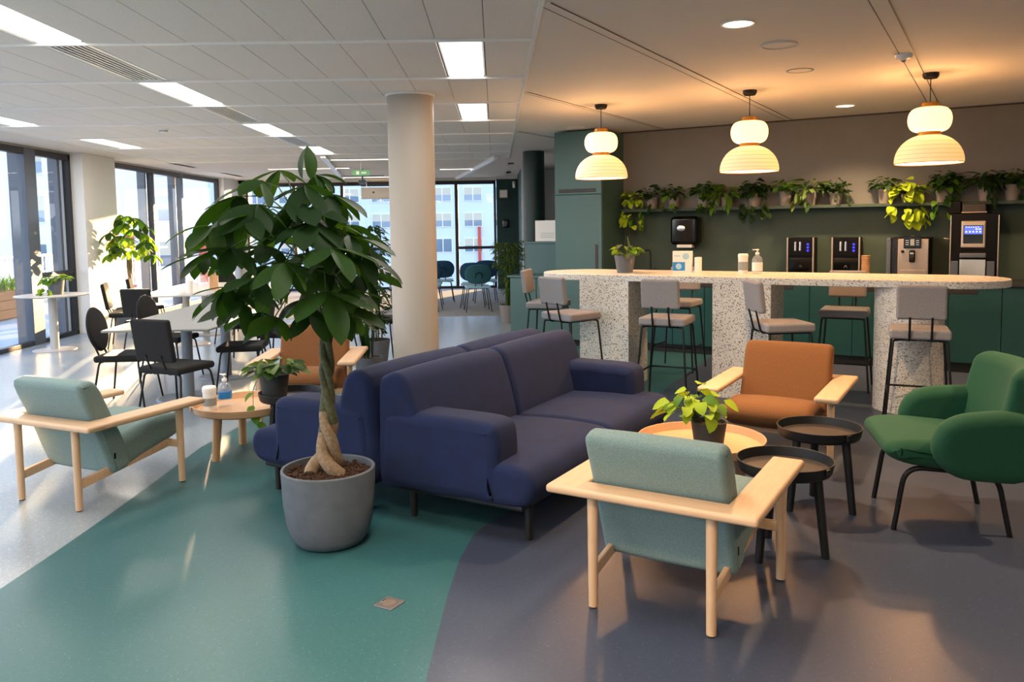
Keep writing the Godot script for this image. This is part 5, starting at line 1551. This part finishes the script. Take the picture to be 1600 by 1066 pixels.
func build_far() -> void:
	var src := make_shell_chair()
	var list := [
		[-0.34, -15.12, 1, "grey-teal chair with its back to the camera, front of the right row"],
		[-0.44, -15.95, 0, "blue chair second in the right row by the far window"],
		[-0.22, -16.85, 0, "dark blue chair last in the right row by the far window"],
		[-1.28, -15.25, 0, "dark blue chair front of the row cut off by the column"],
		[-1.30, -16.15, 0, "blue chair second in the row cut off by the column"],
		[-1.12, -17.05, 0, "blue chair last in the row cut off by the column"],
		[-3.05, -14.9, 0, "blue chair at the white table, left of the braided trunk"],
		[-2.62, -16.6, 0, "blue chair at the white table, farther side"],
		[-4.0, -16.2, 0, "blue chair at the white table, far left"]]
	for k in list.size():
		var a: Array = list[k]
		var turn: float = PI + [0.12, -0.05, 0.1, -0.1, 0.0, 0.1, 0.5, PI, -1.2][k]
		var o: Node3D
		if k == 0:
			o = src
			src.position = Vector3(a[0], 0.001, a[1])
			src.rotation.y = turn
			src.set_meta("label", a[3])
		else:
			o = copy(src, a[3], Vector3(a[0], 0.001, a[1]), turn)
		if a[2]:
			recloth(o, M.cloth_blue, M.cloth_teal)
	for k in 1:
		recloth(src, M.cloth_blue, M.cloth_teal)
	for n in ["shell_chair_001", "shell_chair_002", "shell_chair_003", "shell_chair_004", "shell_chair_005", "shell_chair_006", "shell_chair_007", "shell_chair_008"]:
		recloth(get_node(n), M.cloth_teal, M.cloth_blue)
	var t := thing("meeting_table", "white table in front of the far window", "table", Vector3(-2.75, 0, -15.8))
	part(t, "table_top", MB.new().box(Vector3(1.7, 0.025, 0.8), Vector3(0, 0.735, 0), 0.005), M.table_white)
	for s in [-1, 1]:
		for z in [-1, 1]:
			part(t, "leg", rod(Vector3(s * 0.78, 0, z * 0.33), Vector3(s * 0.72, 0.722, z * 0.3), 0.016), M.grey_metal)
	# leafy shrub with sword-leaved plant beside the column
	var r := RandomNumberGenerator.new()
	r.seed = 44
	t = thing("potted_shrub", "tall small-leaved shrub in a grey pot left of the column", "potted plant", Vector3(-1.40, 0, -9.35))
	part(t, "pot", pot_shape(0.13, 0.17, 0.30), M.pot_grey)
	part(t, "soil", MB.new().lathe([Vector2(0.15, 0.27), Vector2(0, 0.275)], 16), M.soil)
	var fo := MB.new()
	var st := MB.new()
	for k in 7:
		var a := r.randf() * TAU
		st.tube([Vector3(cos(a) * 0.03, 0.27, sin(a) * 0.03), Vector3(cos(a) * 0.07, 0.9, sin(a) * 0.07), Vector3(cos(a) * 0.10, 1.5, sin(a) * 0.10)], [0.009, 0.006, 0.003], 5, false)
	for k in 620:
		var a := r.randf() * TAU
		var y := r.randf_range(0.38, 1.62)
		var q := (0.07 + 0.17 * sin(PI * clampf((y - 0.3) / 1.4, 0.05, 1.0))) * sqrt(r.randf())
		var d := Vector3(cos(a), r.randf_range(-0.7, 0.3), sin(a))
		fo.leaf(Transform3D(look(d, r.randf_range(-0.5, 0.5)), Vector3(cos(a) * q, y, sin(a) * q)), r.randf_range(0.06, 0.10), 0.035, 0.6, 0.2, 3)
	part(t, "stems", st, M.bark_green)
	part(t, "foliage", fo, M.leaf_dark).set_meta("kind", "stuff")
	t = thing("snake_plant", "upright sword-leaved plant in front of the leafy shrub", "potted plant", Vector3(-1.33, 0, -8.35))
	part(t, "pot", pot_shape(0.11, 0.14, 0.26), M.pot_grey)
	part(t, "soil", MB.new().lathe([Vector2(0.125, 0.24), Vector2(0, 0.245)], 16), M.soil)
	for k in 16:
		var a := r.randf() * TAU
		var lf := part(t, "leaf", narrow_leaves[2], M.leaf_dark)
		var hgt := r.randf_range(0.30, 0.52)
		lf.transform = Transform3D(look(Vector3(cos(a) * 0.16, 1.0, sin(a) * 0.16)).scaled(Vector3(0.14, hgt, hgt)), Vector3(cos(a) * 0.05, 0.24, sin(a) * 0.05))
	# bamboo-like palm
	t = thing("potted_palm", "slender bamboo-like palm in a taupe pot by the green cabinets", "potted plant", Vector3(0.22, 0, -13.2))
	part(t, "pot", pot_shape(0.13, 0.17, 0.30), M.pot_taupe)
	part(t, "soil", MB.new().lathe([Vector2(0.15, 0.27), Vector2(0, 0.275)], 16), M.soil)
	st = MB.new()
	fo = MB.new()
	for k in 14:
		var a := r.randf() * TAU
		var q := r.randf_range(0.02, 0.10)
		var p2 := Vector3(cos(a) * q * 1.4, r.randf_range(0.9, 1.22), sin(a) * q * 1.4)
		st.tube([Vector3(cos(a) * q, 0.27, sin(a) * q), p2], [0.010, 0.006], 6, false)
	for k in 520:
		var a := r.randf() * TAU
		var y := r.randf_range(0.92, 1.32) if k < 420 else r.randf_range(0.5, 0.95)
		var q := 0.23 * sqrt(r.randf()) if k < 420 else 0.14 * sqrt(r.randf())
		fo.leaf(Transform3D(look(Vector3(cos(a), r.randf_range(-0.6, 0.5), sin(a)), r.randf_range(-0.5, 0.5)), Vector3(cos(a) * q, y, sin(a) * q)), r.randf_range(0.08, 0.14), 0.028, 0.7, 0.2, 3)
	part(t, "canes", st, M.leaf_bamboo)
	part(t, "foliage", fo, M.leaf_bamboo).set_meta("kind", "stuff")

# ---------------------------------------------------------------- small fittings
func disc(called: String, label: String, category: String, at: Vector3, r: float, m: Material, rim: Material, drop := 0.006, group := "") -> Node3D:
	var t := thing(called, label, category, at, 0.0, group)
	part(t, "rim", MB.new().lathe([Vector2(r, 0.0), Vector2(r, -drop), Vector2(r * 0.86, -drop), Vector2(r * 0.84, 0.0)], 40), rim)
	part(t, "face", MB.new().lathe([Vector2(0, -drop * 0.5), Vector2(r * 0.86, -drop * 0.5)], 40), m)
	return t

func build_details() -> void:
	for k in 6:
		var p: Array = [[-1.373, 5.08], [-1.385, 9.33], [1.3, 5.08], [1.3, 9.33], [-1.373, 0.9], [1.3, 0.9]][k]  # the last four are out of view, placed to warm the right-hand floor
		var t := disc("downlight", ["round recessed downlight in the plaster ceiling, nearest the camera", "round recessed downlight near the kitchen wall"][k] if k < 2 else "unseen downlight out of view, placed to warm the floor at the right", "ceiling light", K(p[0], CEIL, p[1]), 0.105, M.downlight_glow, M.rail_white, 0.006, "round downlights")
		var l := SpotLight3D.new()
		l.name = "light"
		t.add_child(l)
		l.position = Vector3(0, -0.012, 0)
		l.rotation = Vector3(-PI / 2, 0, 0)
		l.spot_angle = 62.0
		l.spot_angle_attenuation = 0.8
		l.spot_range = 20
		l.spot_attenuation = 2.0
		l.light_size = 0.09
		l.light_energy = 8.0
		l.light_color = Color(1.0, 0.82, 0.62)
		l.shadow_enabled = true
	disc("ceiling_speaker", "round flush ceiling speaker beside the downlight", "speaker", K(-1.297, CEIL, 5.84), 0.125, M.plaster, M.plaster, 0.01, "ceiling speakers")
	disc("ceiling_speaker", "thin round ceiling ring between the lanterns", "speaker", K(-1.37, CEIL, 6.92), 0.105, M.plaster, M.print_grey, 0.004, "ceiling speakers")
	disc("ceiling_speaker", "small round ceiling speaker above the tall cabinet", "speaker", K(-4.54, CEIL, 9.33), 0.11, M.plaster, M.plaster, 0.008, "ceiling speakers")
	var t := thing("motion_sensor", "white dome sensor on the ceiling joint", "sensor", K(-0.598, CEIL - 0.004, 6.70))
	part(t, "body", MB.new().lathe([Vector2(0, -0.045), Vector2(0.022, -0.04), Vector2(0.03, -0.03), Vector2(0.055, -0.028), Vector2(0.062, -0.008), Vector2(0.062, 0.0)], 28), M.rail_white)
	part(t, "lens", MB.new().lathe([Vector2(0, -0.056), Vector2(0.012, -0.052), Vector2(0.018, -0.042)], 18), M.print_grey)
	t = thing("smoke_detector", "small white smoke detector on the grid ceiling", "detector", Vector3(-3.95, CEIL - 0.001, -9.95))
	part(t, "body", MB.new().lathe([Vector2(0, -0.045), Vector2(0.035, -0.042), Vector2(0.05, -0.02), Vector2(0.055, 0.0)], 24), M.rail_white)
	part(t, "grille", MB.new().lathe([Vector2(0.046, -0.028), Vector2(0.052, -0.018)], 24), M.print_grey)
	# far fittings
	for k in 4:
		var p: Array = [[-2.35, -14.45, 1.0], [-3.7, -16.5, 1.6], [-3.0, -19.6, 1.2], [-0.75, -17.2, 0.75]][k]
		t = thing("linear_light", ["slim bright ceiling light strip left of the column, nearest", "slim bright ceiling light strip behind the braided tree", "slim bright ceiling light strip above the far window", "slim bright ceiling light strip right of the column"][k], "ceiling light", Vector3(p[0], CEIL, p[1]), 0.0, "slim light strips at the far end")
		part(t, "housing", MB.new().box(Vector3(p[2] + 0.04, 0.03, 0.10), Vector3(0, -0.012, 0), 0.004), M.rail_white)
		part(t, "diffuser", MB.new().box(Vector3(p[2], 0.006, 0.08), Vector3(0, -0.029, 0)), M.cove_glow)
		area_light(t, Vector3(0, -0.036, 0), Vector2(p[2], 0.08), 0.5, Color(1.0, 0.95, 0.88))
	for k in 2:
		var a: Vector3 = [Vector3(-2.83, CEIL - 0.03, -13.7), Vector3(0.04, CEIL - 0.03, -14.28)][k]
		var b: Vector3 = [Vector3(-3.66, CEIL - 0.03, -19.9), Vector3(-0.93, CEIL - 0.03, -20.4)][k]
		var o := solo("ceiling_track", MB.new().box(Vector3(0.09, 0.05, (b - a).length()), Vector3.ZERO, 0.006, 2), M.rail_white, ["white ceiling track running askew left of the column", "white ceiling track running askew right of the column"][k], "track", (a + b) / 2, 0.0, "white ceiling tracks")
		o.basis = look(b - a)
	t = thing("exit_sign", "pale green exit sign hanging under the far ceiling", "sign", Vector3(-2.42, 2.58, -15.0))
	part(t, "panel", MB.new().box(Vector3(0.32, 0.10, 0.02), Vector3.ZERO, 0.004), M.green_sign)
	part(t, "hanger", rod(Vector3(0, 0.05, 0), Vector3(0, 0.222, 0), 0.006), M.rail_white)
	part(t, "pictogram", MB.new().box(Vector3(0.05, 0.06, 0.004), Vector3(-0.06, 0, 0.011)), M.rail_white)
	part(t, "pictogram", MB.new().box(Vector3(0.09, 0.025, 0.004), Vector3(0.05, 0, 0.011)), M.rail_white)
	t = thing("ceiling_projector", "ceiling projector on a stem with a crossbar", "projector", Vector3(-2.75, 0, -17.2))
	part(t, "stem", rod(Vector3(0, 2.8, 0), Vector3(0, 2.56, 0), 0.02), M.grey_metal)
	part(t, "crossbar", MB.new().box(Vector3(0.9, 0.02, 0.03), Vector3(0, 2.66, 0), 0.004), M.grey_metal)
	part(t, "body", MB.new().box(Vector3(0.14, 0.08, 0.2), Vector3(0, 2.53, 0), 0.01, 2), M.frame_grey)
	t = thing("screen_case", "beige projection screen case above the far window", "screen case", Vector3(-2.75, 2.42, -20.3))
	part(t, "body", MB.new().box(Vector3(1.05, 0.28, 0.16), Vector3.ZERO, 0.01, 2), M.column_paint)
	for s in [-1, 1]:
		part(t, "screw", MB.new().lathe([Vector2(0.025, 0), Vector2(0.025, 0.008), Vector2(0, 0.009)], 14, Vector3.ZERO, Transform3D(Basis(Vector3.RIGHT, PI / 2), Vector3(s * 0.22, 0.02, 0.08))), M.screw)
	part(t, "bracket", MB.new().box(Vector3(1.1, 0.05, 0.1), Vector3(0, 0.20, -0.1)), M.frame_dark)
	for s in [-1, 1]:
		part(t, "hanger", rod(Vector3(s * 0.4, 0.13, 0), Vector3(s * 0.4, 0.38, 0), 0.01), M.rail_white)
	# on the deep green panel
	t = thing("wall_speaker", "small square white speaker on the deep green panel", "speaker", Vector3(0.23, 2.36, -20.26))
	part(t, "body", MB.new().box(Vector3(0.20, 0.20, 0.06), Vector3(0, 0, 0.03), 0.01, 2), M.table_white)
	part(t, "grille", MB.new().box(Vector3(0.16, 0.16, 0.004), Vector3(0, 0, 0.061)), M.paper_white)
	t = thing("wall_camera", "small white camera high on the deep green panel", "camera", Vector3(0.49, 2.58, -20.24))
	part(t, "body", MB.new().box(Vector3(0.07, 0.16, 0.08), Vector3(0, 0, 0.02), 0.02, 3), M.rail_white)
	part(t, "lens", MB.new().lathe([Vector2(0.015, 0), Vector2(0.015, 0.006), Vector2(0, 0.006)], 12, Vector3.ZERO, Transform3D(Basis(Vector3.RIGHT, PI / 2), Vector3(0, 0.04, 0.06))), M.satin_black)
	t = thing("wall_phone", "black wall device hanging on the deep green panel", "intercom", Vector3(0.27, 1.62, -20.26))
	part(t, "body", MB.new().box(Vector3(0.16, 0.2, 0.06), Vector3(0, 0, 0.03), 0.03, 3), M.gloss_black)
	part(t, "dial", MB.new().lathe([Vector2(0.06, 0), Vector2(0.06, 0.012), Vector2(0.04, 0.016), Vector2(0, 0.016)], 20, Vector3.ZERO, Transform3D(Basis(Vector3.RIGHT, PI / 2), Vector3(0, 0.02, 0.06))), M.frame_grey)
	t = thing("door_control", "pair of black switch plates with a small lit screen on the green panel", "switch", Vector3(0.27, 0.96, -20.26))
	part(t, "plate", MB.new().box(Vector3(0.13, 0.13, 0.02), Vector3(-0.09, 0, 0.01), 0.005), M.gloss_black)
	part(t, "plate", MB.new().box(Vector3(0.13, 0.13, 0.02), Vector3(0.09, 0, 0.01), 0.005), M.gloss_black)
	part(t, "screen", MB.new().box(Vector3(0.06, 0.06, 0.004), Vector3(-0.10, 0.01, 0.021)), M.screen_blue)
